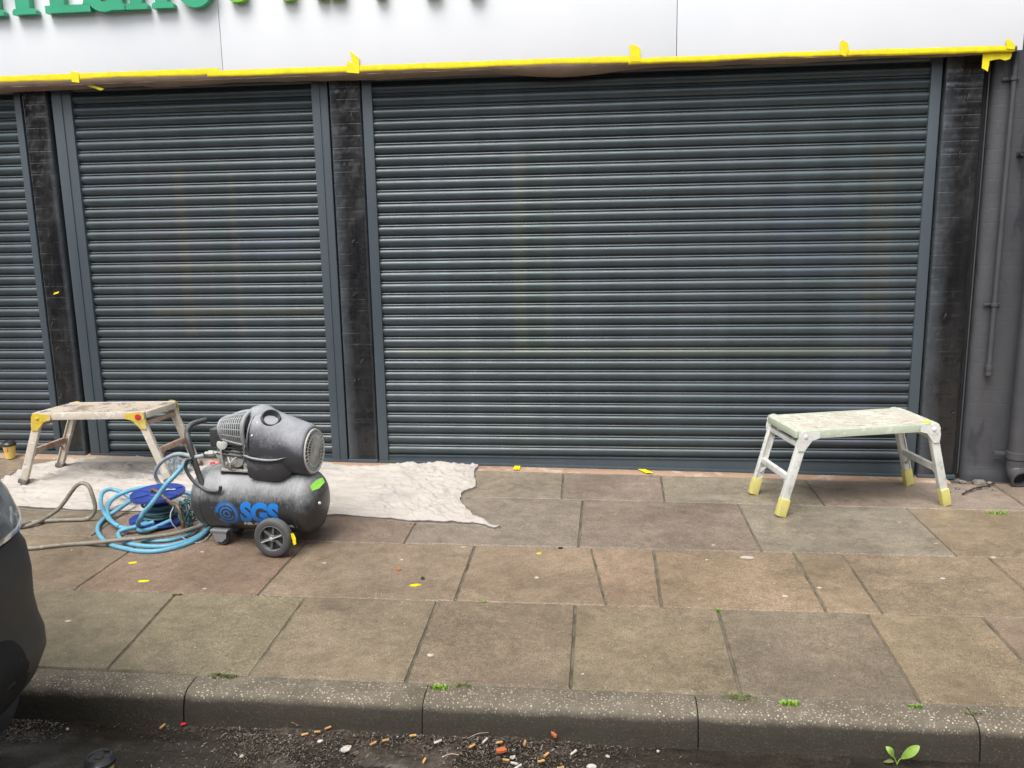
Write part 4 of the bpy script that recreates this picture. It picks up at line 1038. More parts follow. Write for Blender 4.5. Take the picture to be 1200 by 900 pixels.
# hose from the regulator leading away to the left
m_ = MB(); a = Vector((b0.x-.095, b0.y-.015, .400))
pts = spline([a, a+Vector((-.05, 0, -.008)), at(208, 532, -1.35), at(190, 541, -1.2), at(182, 556, -1.0), at(190, 572, -.98)], 8)
m_.tube(pts, .011, 10); tag(m_.build('grey_hose', M['cable'], smooth=60), 'short pale grey hose curving from the compressor regulator', 'hose')
p = at(249, 541, -1.15)
m_ = MB(); m_.lathe([(0, .010), (.012, .016), (.03, .014), (.034, .008), (.07, .006)], gp(247, 549)+Vector((0, 0, .03)), (1, .1, .1), 12)
tag(m_.build('hose_coupler', M['red'], smooth=50), 'small red hose coupler on the dust sheet behind the compressor', 'coupler')

# ------------------------------------------------------------------ cable reel
rc = gp(186, 612); rc = Vector((rc.x, rc.y, G(rc.x, rc.y)))
reel = thing('cable_reel', rc, 'blue cable reel lying flat inside the coiled blue hose', 'cable reel')
ax = Vector((.04, .05, 1)).normalized()
def flange(h, r, name, tilt=Vector((0, 0, 0))):
    m_ = MB(); a_ = (ax+tilt).normalized(); m_.lathe([(-.006, .03), (-.006, r-.006), (-.008, r), (.008, r), (.006, r-.008), (.002, r-.014), (.002, .05), (.010, .045), (.010, .03)], rc+ax*h, a_, 48, cap=True)
    u = a_.orthogonal().normalized(); w = a_.cross(u)
    for k in range(6):
        g = 2*PI*k/6; d = u*math.cos(g)+w*math.sin(g); m_.bar(rc+ax*h+d*.05+a_*.005, rc+ax*h+d*(r-.012)+a_*.005, .014, .008, up=a_, bev=.002)
    return m_.build(name, M['reel'], reel, smooth=40)
flange(.018, .158, 'flange'); flange(.172, .150, 'flange', Vector((-.05, -.10, 0)))
m_ = MB(); m_.lathe([(0, .062), (.15, .062)], rc+ax*.02, ax, 32); m_.build('drum', M['reel'], reel, smooth=40)
m_ = MB(); u = ax.orthogonal().normalized(); w = ax.cross(u); pts = []
for k in range(9*26):
    a_ = 2*PI*k/26; h = .034+.075*(.5-.5*math.cos(a_/7)); r0 = .074+.010*math.sin(a_*.37)+.004*rnd.random(); pts.append(rc+ax*h+(u*math.cos(a_)+w*math.sin(a_))*r0)
m_.tube(pts, .0072, 7); m_.build('wound_cable', M['teal'], reel, smooth=60)
m_ = MB(); a = rc+ax*.190; pts = spline([a+Vector((-.03, -.02, 0)), a+Vector((.0, -.03, .012)), at(199, 588, rc.y-.10), at(207, 592, rc.y-.15), at(211, 600, rc.y-.17), at(214, 611, rc.y-.175), at(215, 619, rc.y-.175)], 6)
m_.tube(pts, .0105, 10); m_.build('crank_handle', M['bronze'], reel, smooth=60)
lp = rc+ax*.182+Vector((.055, .05, 0)); m_ = MB(); m_.box(lp, (.05, .028, .002), Euler((R(-6), R(3), R(20)))); m_.build('label_sticker', M['white'], reel)

# ------------------------------------------------------------------ hoses on the ground
def run(pts, r, mat, name, label, cat, n=8, parent=None, seg=10):
    m_ = MB(); sp = spline(pts, n); m_.tube(sp, r, seg); return sp
HR = .0125
g_ = lambda x, y, dz=0: gp(x, y, dz+HR)
m_ = MB()
A = [at(226, 536, -1.42), at(215, 546, -1.42), at(205, 557, -1.45), at(196, 566, -1.48), at(187, 578, -1.5), at(178, 590, -1.52), at(169, 600, -1.52), at(163.5, 609, -1.50)] + [g_(161, 616, .012), g_(162, 620.5, .010), g_(168, 622, .01), g_(180, 619, .012), g_(200, 610, .03)]
m_.tube(spline(A, 8), HR, 10)
B1 = [g_(246, 617, .0), g_(240, 625), g_(230, 632), g_(217, 638), g_(200, 643), g_(182, 646), g_(164, 646), g_(147, 643), g_(132, 639), g_(122, 633), g_(116, 626), g_(114.5, 619), g_(118, 612), g_(126, 605, .01), g_(137, 598, .03), g_(150, 589, .05), g_(162, 582, .06), g_(174, 577, .06), g_(195, 574, .05), g_(215, 577, .04), g_(232, 583, .03)]
m_.tube(spline(B1, 8), HR, 10)
B2 = [g_(160, 588, .02), g_(151, 582, .04), g_(144, 578, .06), g_(136, 574.5, .07), g_(127, 573.5, .08), g_(120, 578, .07), g_(118, 587, .05), g_(120, 596, .035), g_(125, 605, .03), g_(134, 614, .022), g_(146, 619, .02), g_(158, 618.5, .02), g_(168, 614, .02), g_(178, 609, .02), g_(190, 604, .05)]
m_.tube(spline(B2, 8), HR, 10)
B3 = [g_(140, 617, .024), g_(131, 611, .03), g_(126, 601, .03), g_(127, 592, .04), g_(133, 584, .06), g_(145, 577.5, .09), g_(160, 573, .10), g_(178, 571, .10), g_(198, 572, .10), g_(213, 575.5, .09), g_(226, 579.5, .07), g_(240, 585, .05)]
m_.tube(spline(B3, 8), HR, 10)
B4 = [g_(180, 612, .03), g_(166, 616, .026), g_(152, 619, .024), g_(143, 621.5, .02), g_(139, 625, .005), g_(140, 630), g_(147, 635.5), g_(161, 639), g_(178, 640.5), g_(195, 640), g_(212, 636.5), g_(226, 631.5), g_(238, 624.5), g_(244, 617)]
m_.tube(spline(B4, 8), HR, 10)
B5 = [g_(166, 633), g_(180, 634), g_(198, 633), g_(214, 629), g_(226, 622, .01), g_(236, 612, .01)]
m_.tube(spline(B5, 8), HR*.8, 10)
tag(m_.build('air_hose', M['hose'], smooth=80), 'long light blue air hose looped in a tangle around the reel beside the compressor', 'hose')
m_ = MB(); H2 = .0115
yl = -1.20
A = [gp(-20, 616, H2), gp(10, 617, H2), gp(28, 617, H2), gp(45, 611.5, H2+.01), at(58, 604, yl), at(68, 597, yl+.01), at(77, 586, yl+.02), at(84, 576, yl+.02), at(90, 569, yl+.02), at(97, 566, yl+.02), at(104, 570, yl+.01), at(108, 580, yl), at(111, 590, yl), at(111, 598, yl), at(107.5, 605, yl), gp(100, 608.5, H2), gp(88, 609, H2), gp(70, 609.5, H2), gp(50, 611, H2), gp(38, 612.5, H2), gp(20, 615, H2+.02), gp(-25, 622, H2)]
m_.tube(spline(A, 8), H2, 10)
tag(m_.build('looped_hose', M['greyhose'], smooth=80), 'grey-brown hose with one raised loop, in front of the cream step platform', 'hose')
m_ = MB()
A = [gp(-10, 645, H2), gp(20, 643.5, H2), gp(38, 642.5, H2), gp(60, 640, H2), gp(80, 638, H2), gp(100, 636.8, H2), gp(116, 635.5, H2+.018), gp(138, 633, H2+.026), gp(160, 631, H2+.028), gp(180, 628.7, H2+.028), gp(200, 626, H2+.028), gp(215, 622.6, H2+.03), gp(228, 618.5, H2+.03), gp(240, 614.5, H2+.03), gp(252, 608, H2+.02), gp(262, 596, H2)]
m_.tube(spline(A, 8), H2, 10)
tag(m_.build('straight_hose', M['greyhose'], smooth=80), 'grey-brown hose lying nearly straight across the blue coils towards the car', 'hose')
# thin pale flex
m_ = MB()
A = [gp(213, 629, .02), gp(220, 633.5, .004), gp(230, 636, .004), gp(238, 634.5, .004), gp(244, 629.5, .004), gp(248, 623, .004), gp(248, 615, .004)]
m_.tube(spline(A, 8), .0035, 7)
A = [at(205, 592, -1.3), at(200, 602, -1.34), at(201, 612, -1.36), at(207, 620, -1.36), at(213, 629, -1.36)]
m_.tube(spline(A, 8), .0035, 7)
tag(m_.build('thin_cable', M['cable'], smooth=80), 'thin pale cable curling under the end of the blue coils', 'cable')
# tangle of thin wires between reel and tank
m_ = MB(); rr_ = random.Random(4)
cc = at(220, 603, -1.28)
for s_ in range(5):
    pts = []
    ph = rr_.uniform(0, 6); 
    for k in range(16):
        a_ = ph+k*.85+rr_.uniform(-.25, .25)
        pts.append(cc+Vector((.030*math.cos(a_)+rr_.uniform(-.02, .02), .04*math.sin(a_*1.3), .06*math.sin(a_*.7+s_)+rr_.uniform(-.03, .03))))
    for q_ in pts: q_.z = max(q_.z, G(q_.x, q_.y)+.006)
    m_.tube(spline(pts, 5), .0038, 6)
tag(m_.build('wire_tangle', M['teal'], smooth=80), 'tangle of thin teal wires between the reel and the tank', 'cable')
# crumpled clear plastic
m_ = MB(); c0 = gp(208, 556); vs = []; fs = []; n = 26
for j in range(n+1):
    for i in range(n+1):
        u, v = i/n-.5, j/n-.5
        vs.append((c0.x+.17*u+.03*fbm(u*6, v*6, 1), c0.y+.12*v+.03*fbm(u*6, v*6, 4), G(c0.x, c0.y)+.02+.10*max(0, 1-3.2*(u*u+v*v))+.045*fbm(u*7, v*7, 8)))
for j in range(n):
    for i in range(n): a = j*(n+1)+i; fs.append((a, a+1, a+n+2, a+n+1))
M['film'] = None
mm, nt, bb = newmat('clear_film'); bb.inputs['Base Color'].default_value = (.7, .78, .82, 1); bb.inputs['Roughness'].default_value = .12; bb.inputs['Alpha'].default_value = .45; bb.inputs['Specular IOR Level'].default_value = .8
bump(nt, bb, noise_n(nt, 40, 4, dist=1), .8, .01)
tag(m_.add([Vector(v)+Vector((0, 0, 0)) for v in vs], fs).build('plastic_bag', mm, smooth=180, fix=False), 'crumpled clear plastic bag on the dust sheet behind the compressor handle', 'plastic bag')

# ------------------------------------------------------------------ cups
def cup(base_, r0, r1, h, label, lid=True, logo=True, tilt=None):
    t = thing('paper_cup', base_, label, 'cup'); ax_ = tilt or Vector((0, 0, 1)); ax_ = ax_.normalized()
    m_ = MB(); m_.lathe([(0, r0-.003), (0, r0), (h-.004, r1), (h, r1+.002), (h+.001, r1-.002), (.01, r0-.004)], base_, ax_, 36); m_.build('cup_body', M['cup'], t, smooth=40)
    m_ = MB(); m_.lathe([(h-.012, r1+.0005), (h-.012, r1+.004), (h+.002, r1+.005), (h+.004, r1+.003), (h+.012, r1-.001), (h+.017, r1-.004), (h+.016, r1-.009), (h+.011, r1-.011), (h+.011, .001)], base_, ax_, 36, cap=False)
    u = ax_.orthogonal().normalized(); w = ax_.cross(u)
    d = Vector((.25, .9, 0)).normalized()
    m_.box(base_+ax_*(h+.015)+d*(r1-.011), (.022, .010, .008), bev=.002); m_.box(base_+ax_*(h+.0125)-d*.004, (.026, .018, .004), bev=.0015)
    m_.build('lid', M['lid'], t, smooth=35)
    if logo:
        k = 18; vs = []; 
        for i in range(k):
            g = 2*PI*i/k; an = -PI/2+.10+.36*math.cos(g); hh = h*.62+.016*math.sin(g); rr = r0+(r1-r0)*hh/h+.0008
            vs.append(base_+Vector((rr*math.cos(an), rr*math.sin(an), hh)))
        MB().add(vs, [tuple(range(k))]).build('emblem', M['red'], t)
    return t
c0 = Vector((-2.735, -.13, G(-2.735, -.13)+.004))
cup(c0, .030, .043, .105, 'yellow paper cup with red emblem at the foot of the left shutter')
c1 = rp(117, 889, .125); c1.z = ROADZ+.010
cup(c1, .030, .043, .110, 'yellow paper cup with black lid standing in the road by the kerb', logo=False)

# ------------------------------------------------------------------ parked van corner (whole simple body)
van = thing('parked_van', (-2.5, -4.05, ROADZ), 'parked vehicle with black plastic bumper, its corner at the left edge of the photo', 'van')
YK, YR = -3.135, -4.90; YC = (YK+YR)/2; HW = (YK-YR)/2
NZ = [(-.055, -.74), (-.02, -.66), (.07, -.530), (.18, -.425), (.26, -.386), (.31, -.386), (.35, -.400), (.42, -.410), (.52, -.405), (.60, -.414), (.65, -.428)]
def vx(z):
    return lerpt(NZ, z)+.105
def plan(t, z, x_end, R1=.30, side=.0):
    "outline of the front end seen from above; t 0..1 from the kerb side round to the road side"
    pts = []
    return pts
def front_ring(z, xf, hw, rc_=.26, bow=.16, n=44, x_back=-1.25):
    out = []
    # kerb side back -> corner -> front -> corner -> road side back, superelliptic nose
    for i in range(7): out.append(Vector((x_back+(xf-.45-x_back)*i/7, YC+hw, z)))
    for i in range(n+1):
        a = PI/2-PI*i/n; c, s = math.cos(a), math.sin(a)
        yy = hw*math.copysign(abs(s)**(.42), s); xx = .45*abs(c)**(.60)
        out.append(Vector((xf-.45+xx+0*bow, YC+yy, z)))
    for i in range(1, 8): out.append(Vector((xf-.45+(x_back-xf+.45)*i/7, YC-hw, z)))
    return out
zs = [-.055, -.03, .02, .07, .12, .18, .22, .26, .29, .31, .335, .36, .42, .48, .52, .56, .60, .63, .655]
m_ = MB()
secs = [front_ring(z, vx(z)+.03, HW-(.03 if z < 0 else .012 if z < .1 else 0)-.012*(z > .6)) for z in zs]
secs = [[p+Vector((0, 0, 0)) for p in s] for s in secs]
m_.loft(secs, cap=False, closed=False)
m_.loft([secs[0], [Vector((p.x-.06 if p.x > -1.2 else p.x, YC+(p.y-YC)*.93, p.z+.03)) for p in secs[0]]], cap=False, closed=False)
m_.loft([secs[-1], [Vector((p.x-.03, YC+(p.y-YC)*.985, p.z+.004)) for p in secs[-1]]], cap=False, closed=False)
m_.build('bumper', M['carblack'], van, smooth=60)
m_ = MB(); rg = front_ring(.655, vx(.65)+.026, HW-.006, n=60); m_.tube(rg[5:-5], .004, 6)
m_.build('bumper_trim', M['dark'], van, smooth=70)
# flush dark patch at each bumper end, painting in a fog-lamp recess's shade
def on_ring(y, z, off=0):
    rg = front_ring(z, vx(z)+.03, HW-(.03 if z < 0 else .012 if z < .1 else 0)-.012*(z > .6), n=160)
    k = min(range(8, len(rg)-8), key=lambda i: abs(rg[i].y-y)); return rg[k]+Vector((off, 0, 0))
for sgn in (1, -1):
    m_ = MB(); NA = 28; vs = []; fs = []
    for q_ in range(6):
        for i in range(NA):
            a = 2*PI*i/NA; f = q_/5
            yy_ = YC+sgn*(HW-.40)+sgn*.13*f*math.cos(a); zz_ = .20+.22*f*math.sin(a)
            p = on_ring(yy_, max(-.05, zz_)); vs.append((p.x+(.004 if q_ < 5 else -.004), yy_, zz_))
    for q_ in range(5):
        for i in range(NA): fs.append((q_*NA+i, q_*NA+(i+1) % NA, (q_+1)*NA+(i+1) % NA, (q_+1)*NA+i))
    m_.add(vs, fs).build('recess_shade_patch', M['dark'], van, smooth=60)
# bonnet, lamps, body
m_ = MB()
bz = [(.66, 0), (.74, -.03), (.82, -.075), (.90, -.14), (.97, -.24)]
secs = [front_ring(z, vx(.65)+.025+dx, HW-.012-abs(dx)*.30, x_back=-1.5) for z, dx in bz]
top = [Vector((p.x*.6-.6, YC+(p.y-YC)*.9, 1.05)) for p in secs[-1]]
m_.loft(secs+[top], cap=False, closed=False)
sect = []
for (x, zt, hw) in ((-1.2, 1.02, .86), (-1.45, 1.12, .85), (-1.9, 1.48, .80), (-2.2, 1.60, .76), (-3.4, 1.62, .76), (-4.3, 1.58, .76), (-4.55, 1.2, .82), (-4.6, .4, .84)):
    sect.append([Vector((x, YC-hw-.02, .02)), Vector((x, YC-hw-.02, min(.72, zt-.02))), Vector((x, YC-hw+.10*(zt > 1.2)*1.0, zt-.12)), Vector((x, YC-hw*.75, zt)), Vector((x, YC+hw*.75, zt)), Vector((x, YC+hw-.10*(zt > 1.2)*1.0, zt-.12)), Vector((x, YC+hw+.02, min(.72, zt-.02))), Vector((x, YC+hw+.02, .02))])
m_.loft(sect); m_.build('body', M['carpaint'], van, smooth=40)
m_ = MB()
for sgn in (1, -1):
    m_.prism([(-1.95, YC+sgn*.79, 1.36), (-2.2, YC+sgn*.775, 1.46), (-4.2, YC+sgn*.775, 1.46), (-4.25, YC+sgn*.845, .86), (-1.75, YC+sgn*.865, .86)], (0, sgn*.03, 0))
m_.prism([(-1.38, YC-.70, 1.13), (-1.38, YC+.70, 1.13), (-1.88, YC+.64, 1.50), (-1.88, YC-.64, 1.50)], (.03, 0, .03)); m_.build('window', M['glass'], van)
mm, nt, bb = newmat('headlamp_lens')
bb.inputs['Base Color'].default_value = (.36, .38, .40, 1); bb.inputs['Roughness'].default_value = .12; bb.inputs['Metallic'].default_value = .65; bb.inputs['Coat Weight'].default_value = 1
nt.links.new(ramp(nt, noise_n(nt, 9, 3, .5, dist=1.2), [(.35, (.16, .165, .17)), (.5, (.42, .44, .46)), (.7, (.75, .78, .80))]), bb.inputs['Base Color'])
for sgn in (1, -1):
    m_ = MB(); secs = []
    for (z, dx) in ((.668, .010), (.70, .010), (.78, -.022), (.86, -.070), (.92, -.125), (.955, -.17), (.975, -.22)):
        ring0 = front_ring(z, vx(.65)+.032+dx, HW-.004-abs(dx)*.28, x_back=-1.5)
        seg_ = ring0[5:31] if sgn > 0 else ring0[-31:-5]
        secs.append(seg_)
    m_.loft(secs, cap=False, closed=False); m_.build('headlight', mm, van, smooth=80)
m_ = MB(); m_.box((vx(.6)+.045+.0, YC, .42), (.012, .52, .111), bev=.002); m_.build('number_plate', M['white'], van)
for (x_, sy) in ((-.825, 1), (-.825, -1), (-3.75, 1), (-3.75, -1)):
    y_ = YC+sy*(HW-.12); wz_ = ROADZ+.315
    w_ = bpy.data.objects.new('wheel', None); COL.objects.link(w_); w_.parent = van; w_.location = Vector((x_, y_, wz_))-van.location
    m_ = MB(); m_.lathe([(-.095, .20), (-.10, .28), (-.085, .31), (.085, .31), (.10, .28), (.095, .20)], (x_, y_, wz_), (0, 1, 0), 40); m_.build('tyre', M['tyre'], w_, smooth=50)
    m_ = MB(); m_.lathe([(.075, .05), (.098, .12), (.098, .2), (.08, .21)], (x_, y_, wz_), (0, sy, 0), 30); m_.build('rim', M['carpaint'], w_, smooth=50)

# ------------------------------------------------------------------ litter and weeds
def flake(name, p, mat, r, label, cat, group, seed, h=.003, n=9, asp=1., rot=None):
    rs = random.Random(seed); m_ = MB(); P = []; a0 = rs.uniform(0, 6) if rot is None else rot
    for i in range(n):
        g = 2*PI*i/n; rr = r*rs.uniform(.7, 1.15); v = Vector((math.cos(g)*rr, math.sin(g)*rr*asp, 0)); v.rotate(Euler((0, 0, a0))); P.append(p+v)
    m_.prism(P, (0, 0, h)); o = m_.build(name, mat, smooth=40); return tag(o, label, cat, group)
gum = [((875, 653.5), .035, .6, 'largest pale gum splodge, on the joint below the white step platform'), ((920, 699), .014, 1, 'round pale gum spot on the brown flag below the white platform'), ((504, 768), .013, 1, 'round pale gum spot on the flag in front of the compressor, near the kerb'),
       ((1164, 653.5), .017, .8, 'pale gum spot at the joint near the right edge'), ((1105, 678), .014, .8, 'pale gum spot on the brown flag at the right'), ((629, 677), .010, 1, 'small pale gum spot on the brown flag in the middle of the pavement'),
       ((543, 641), .014, .7, 'small pale gum spot on the joint below the tip of the dust sheet'), ((471, 656), .010, 1, 'tiny pale gum spot right of the compressor wheel'), ((683, 790), .006, 1, 'tiny white speck near the kerb, by a flag joint'),
       ((836, 639), .011, .8, 'small pale speck on the flag left of the big gum splodge'), ((1097, 637), .012, .6, 'white speck on the grey flag in front of the white platform'), ((960, 689), .012, .7, 'white speck on the cut flag, right side'),
       ((828, 656), .008, 1, 'tiny pale speck left of the big gum splodge, upper'), ((633, 591), .012, .6, 'white speck on the grey flag near the shutter, right of the dust sheet'), ((240, 690), .011, .6, 'white speck by the mossy joint, left of the middle'),
       ((80, 728), .016, .5, 'flat white scrap on the flag near the vehicle corner'), ((237, 647), .012, .6, 'pale chip on the flag below the blue coils'), ((614, 608), .010, .6, 'pale speck on the grey flag right of the dust sheet tip'), ((380, 660), .010, .7, 'pale chip beside the compressor wheel'),
       ((1054, 612), .010, .7, 'pale speck under the right legs of the white platform')]
for i, (pp, r0, asp, lab) in enumerate(gum): flake('gum_spot', gp(*pp), M['gum'], r0, lab, 'chewing gum', 'pale gum spots and specks on the flags', i, .002, 11, asp, rot=0)
scr = [((156, 660), .022, .6, 'curled yellow tape scrap on the flag below the blue coils'), ((169, 681.5), .030, .35, 'long yellow tape scrap lower left on the pavement'), ((487, 686), .028, .4, 'yellow tape scrap on the brown flag right of the compressor'), ((632, 649), .014, .5, 'tiny yellow tape scrap on the brown flag in the middle')]
for i, (pp, r0, asp, lab) in enumerate(scr): flake('tape_scrap', gp(*pp), M['tape'], r0, lab, 'tape', 'yellow tape scraps on the flags', 40+i, .004, 8, asp, rot=.2)
for i, ((xa, ya), w_, lab) in enumerate((((460, 546), .05, 'yellow tape piece on the tan strip at the middle pillar'), ((606, 549), .042, 'yellow tape piece on the tan strip right of the dust sheet'), ((761, 552), .052, 'yellow tape piece on the tan strip at the middle of the widest shutter'))):
    p = gp(xa, ya); sk = (.0, .0, -.06)[i]; m_ = MB(); N = 7; vs = []; fs = []
    for k in range(N+1):
        y = -.112+.095*k/N*(1 if i else .6); x = p.x+sk*k/N+.002*fbm(k, i)
        for q_ in (0, 1): vs.append((x+w_*(q_-.5), y, G(x, y)+.011+.0015*abs(fbm(k*.7, q_*3+i))))
    for k in range(N): a = 2*k; fs.append((a, a+1, a+3, a+2))
    tag(m_.add(vs, fs).build('tape_piece', M['tape'], smooth=60), lab, 'tape', 'yellow tape pieces along the foot of the shutters')
flake('orange_leaf', gp(467, 668), M['orange'], .014, 'small orange leaf scrap on the brown flag right of the compressor', 'leaf', None, 77, .004, 7)
flake('dark_scrap', gp(495, 678), M['rubble'], .022, 'dark leaf scrap beside the yellow tape scrap', 'leaf', None, 78, .004, 7, .5)
flake('blue_speck', gp(500, 632), M['hose'], .008, 'tiny bright blue speck right of the compressor', 'scrap', None, 79, .002, 8)
flake('dark_pebble', gp(657, 643), M['rubble'], .012, 'small black scrap on the joint in the middle of the pavement', 'scrap', None, 80, .006, 8)

# gutter muck: one mass of wet leaf crumbs
mm, nt, bb = newmat('wet_leaf_muck'); at_ = nd(nt, 'ShaderNodeAttribute', attribute_name='tint'); nt.links.new(at_.outputs['Color'], bb.inputs['Base Color']); bb.inputs['Roughness'].default_value = .38
rs = random.Random(12); b = MB(); cols = []
def muck(n, cx_, sx, ylo, yhi, smin, smax, lift=.02):
    for _ in range(n):
        x = rs.gauss(cx_, sx); t = rs.random()**1.8; y = yhi-(yhi-ylo)*t
        pil = max(0, 1-abs(x-cx_)/(2.1*sx))*(1-t)
        z = ROADZ+.006+rs.random()*lift*pil
        s = rs.uniform(smin, smax)*(1 if rs.random() > .1 else 1.7); k = rs.choice((4, 5, 6)); a0 = rs.uniform(0, 6); asp = rs.choice((.12, .2, .3, .6)); s *= 1.35 if asp < .25 else .9
        e = Euler((rs.uniform(-.45, .45), rs.uniform(-.45, .45), a0)); P = []
        for i in range(k):
            g = 2*PI*i/k; v = Vector((s*math.cos(g)*rs.uniform(.7, 1.2), s*math.sin(g)*asp*rs.uniform(.7, 1.2), 0)); v.rotate(e); P.append(Vector((x, y, z+abs(s)*.2))+v)
        for q_ in P: q_.z = max(q_.z, ROADZ+.003)
        b.add(P, [tuple(range(k))])
        c = rs.choice(((.035, .025, .016), (.16, .12, .09), (.10, .085, .07), (.20, .19, .18), (.055, .038, .024), (.02, .016, .012), (.075, .048, .03), (.035, .029, .024), (.06, .052, .045), (.11, .07, .045), (.15, .13, .11), (.045, .028, .018)))
        cols.extend([c]*k)
vs = []; fs = []; nx, ny = 180, 36
for j in range(ny+1):
    for i in range(nx+1):
        x = -.1+1.75*i/nx; y = -3.36+.42*j/ny; u = i/nx; v = j/ny
        h = .020*(1-(1-v)**1.3*1.0)*math.sin(PI*u)**.5*max(0, .45+fbm(x*4, y*6, 3)*1.4)+.005*fbm(x*30, y*30, 1)*math.sin(PI*u)
        vs.append((x, y, ROADZ-.004+max(0, h)))
for j in range(ny):
    for i in range(nx): a = j*(nx+1)+i; fs.append((a, a+1, a+nx+2, a+nx+1))
b.add(vs, fs)
for v_ in vs: k_ = .5+.5*fbm(v_[0]*9, v_[1]*9, 2)+.4*fbm(v_[0]*60, v_[1]*60, 5); cols.append((.022+.05*max(0, k_), .018+.038*max(0, k_), .014+.030*max(0, k_)))
muck(8000, .66, .34, -3.30, -2.955, .0015, .006, .018)
muck(5500, 1.18, .20, -3.28, -2.955, .002, .007, .022)
muck(900, -.66, .09, -3.10, -2.97, .002, .006, .012)
muck(1500, .30, .09, -3.15, -2.985, .002, .006, .012)
muck(350, .6, 1.6, -3.6, -2.955, .002, .005, .003)
tag(b.build('gutter_debris', mm, fix=False, colors=cols), 'wet brown leaf crumbs and grit heaped in the gutter along the kerb', 'leaf litter', kind='stuff')

butts = [(357, 857, .3, 'b'), (372, 855, -.1, 'b'), (384, 851, .6, 'b'), (437, 869, .7, 'b'), (484, 860, .1, 'b'), (452, 866, .3, 'b'), (497, 890, 1.4, 'b'), (553, 871, .8, 'b'), (585, 868, .2, 'b'), (593, 887, -.4, 'b'), (615, 869, 1.5, 'b'), (634, 890, .3, 'b'), (640, 882, 1.0, 'b'), (657, 898, .1, 'b'), (513, 867, .6, 'w'), (603, 891, -.5, 'w'), (607, 895, .8, 'w'), (568, 865, 1.1, 'w'), (672, 879, .9, 'w'), (190, 848, 1.3, 'b')]
where = ['left of the heap', 'just left of the kerb joint', 'close to the kerb face', 'lying slanted in the brown crumbs', 'by the kerb joint', 'beside a paler scrap', 'at the bottom edge of the photo', 'beside the white paper', 'pressed against the leaf heap', 'lower in the heap', 'standing steep against the heap', 'nearest the bottom right of the heap', 'tucked under a twig', 'half cut off by the photo']
for i, (px, py, rot, k) in enumerate(butts):
    p = rp(px, py, .03); d = Vector((math.cos(rot), math.sin(rot)*.9, .12)).normalized()
    m_ = MB(); L = .024 if k == 'b' else .028; p.z -= .004+.008*rnd.random()
    m_.tube([p-d*L*.5, p-d*L*.1, p+d*L*.5], [.0042, .0045, .0045], 8)
    o = m_.build('cigarette_butt', M['butt'] if k == 'b' else M['ciga'], smooth=50)
    side = 'amber' if k == 'b' else 'white'
    pos = ('far left, away from the heap' if px < 300 else 'in the left part' if px < 460 else 'near the kerb joint' if px < 530 else 'in the middle of the heap' if px < 600 else 'in the right part')
    tag(o, f'{side} cigarette butt in the gutter debris, {pos}', 'cigarette butt', f'{side} cigarette butts in the gutter, {pos}')
flake('orange_leaf', rp(588, 880, .03), M['orange'], .020, 'crumpled orange leaf among the cigarette butts in the gutter', 'leaf', None, 91, .008, 8, .7)
flake('orange_leaf', rp(649, 862, .04), M['orange'], .016, 'reddish leaf against the kerb right of the heap', 'leaf', None, 96, .008, 8, .5)
for i, (px, py, r0, lab) in enumerate(((406, 878, .024, 'crumpled white paper scrap left in the gutter heap'), (375, 869, .012, 'small white scrap at the left of the gutter heap'), (601, 888, .013, 'white paper scrap among the right-hand butts'), (693, 899, .02, 'white scrap at the bottom edge right of the heap'), (712, 887, .008, 'tiny white scrap on the wet road right of the heap'), (79, 855, .008, 'tiny white scrap on the road near the vehicle'), (771, 881, .007, 'tiny pale scrap on the road under the kerb, right of the middle'), (283, 887, .009, 'small white scrap on the wet road left of the heap'))):
    flake('paper_scrap', rp(px, py, .012), M['ciga'], r0, lab, 'paper scrap', None, 100+i, .004, 8, .7)
flake('pink_scrap', rp(215, 849, .01), M['red'], .011, 'small red scrap in the gutter left of the heap', 'scrap', None, 121, .004, 8, .7)
for i, (px, py, L, rot, lab) in enumerate(((525, 849, .14, -.1, 'thin twig lying against the kerb face right of the joint'), (560, 862, .09, .6, 'pale twig slanting across the gutter heap'), (528, 886, .06, .3, 'short tan twig in the middle of the gutter heap'), (340, 848, .08, -.6, 'dark twig leaning on the left of the gutter heap'))):
    p = rp(px, py, .03); d = Vector((math.cos(rot), .3*math.sin(rot), .25*math.sin(rot+.3)))
    m_ = MB().tube(spline([p-d*L/2, p+Vector((0, .004, .005)), p+d*L/2], 4), .0018 if i != 2 else .003, 6)
    tag(m_.build('twig', M['bronze'], smooth=60), lab, 'twig')

rs = random.Random(33); b = MB()
for _ in range(900):
    x = rs.uniform(-2.2, 4.4); y = rs.uniform(-2.78, -.13) if rs.random() < .55 else rs.choice((-.65, -1.405, -2.09, -2.80))+rs.gauss(0, .012)
    if y < -2.79: y = -2.79
    s_ = rs.uniform(.0012, .0036); c_ = Vector((x, y, G(x, y)+.002)); k = 5; a0 = rs.uniform(0, 6)
    top = c_+Vector((0, 0, s_*.8)); P = [c_+Vector((s_*math.cos(a0+2*PI*i/k)*rs.uniform(.6, 1.3), s_*math.sin(a0+2*PI*i/k)*rs.uniform(.6, 1.3), 0)) for i in range(k)]
    b.add(P+[top], [(i, (i+1) % k, k) for i in range(k)])
tag(b.build('loose_grit', M['gum'], fix=False), 'fine pale grit scattered over the flags and in their joints', 'grit', kind='stuff')
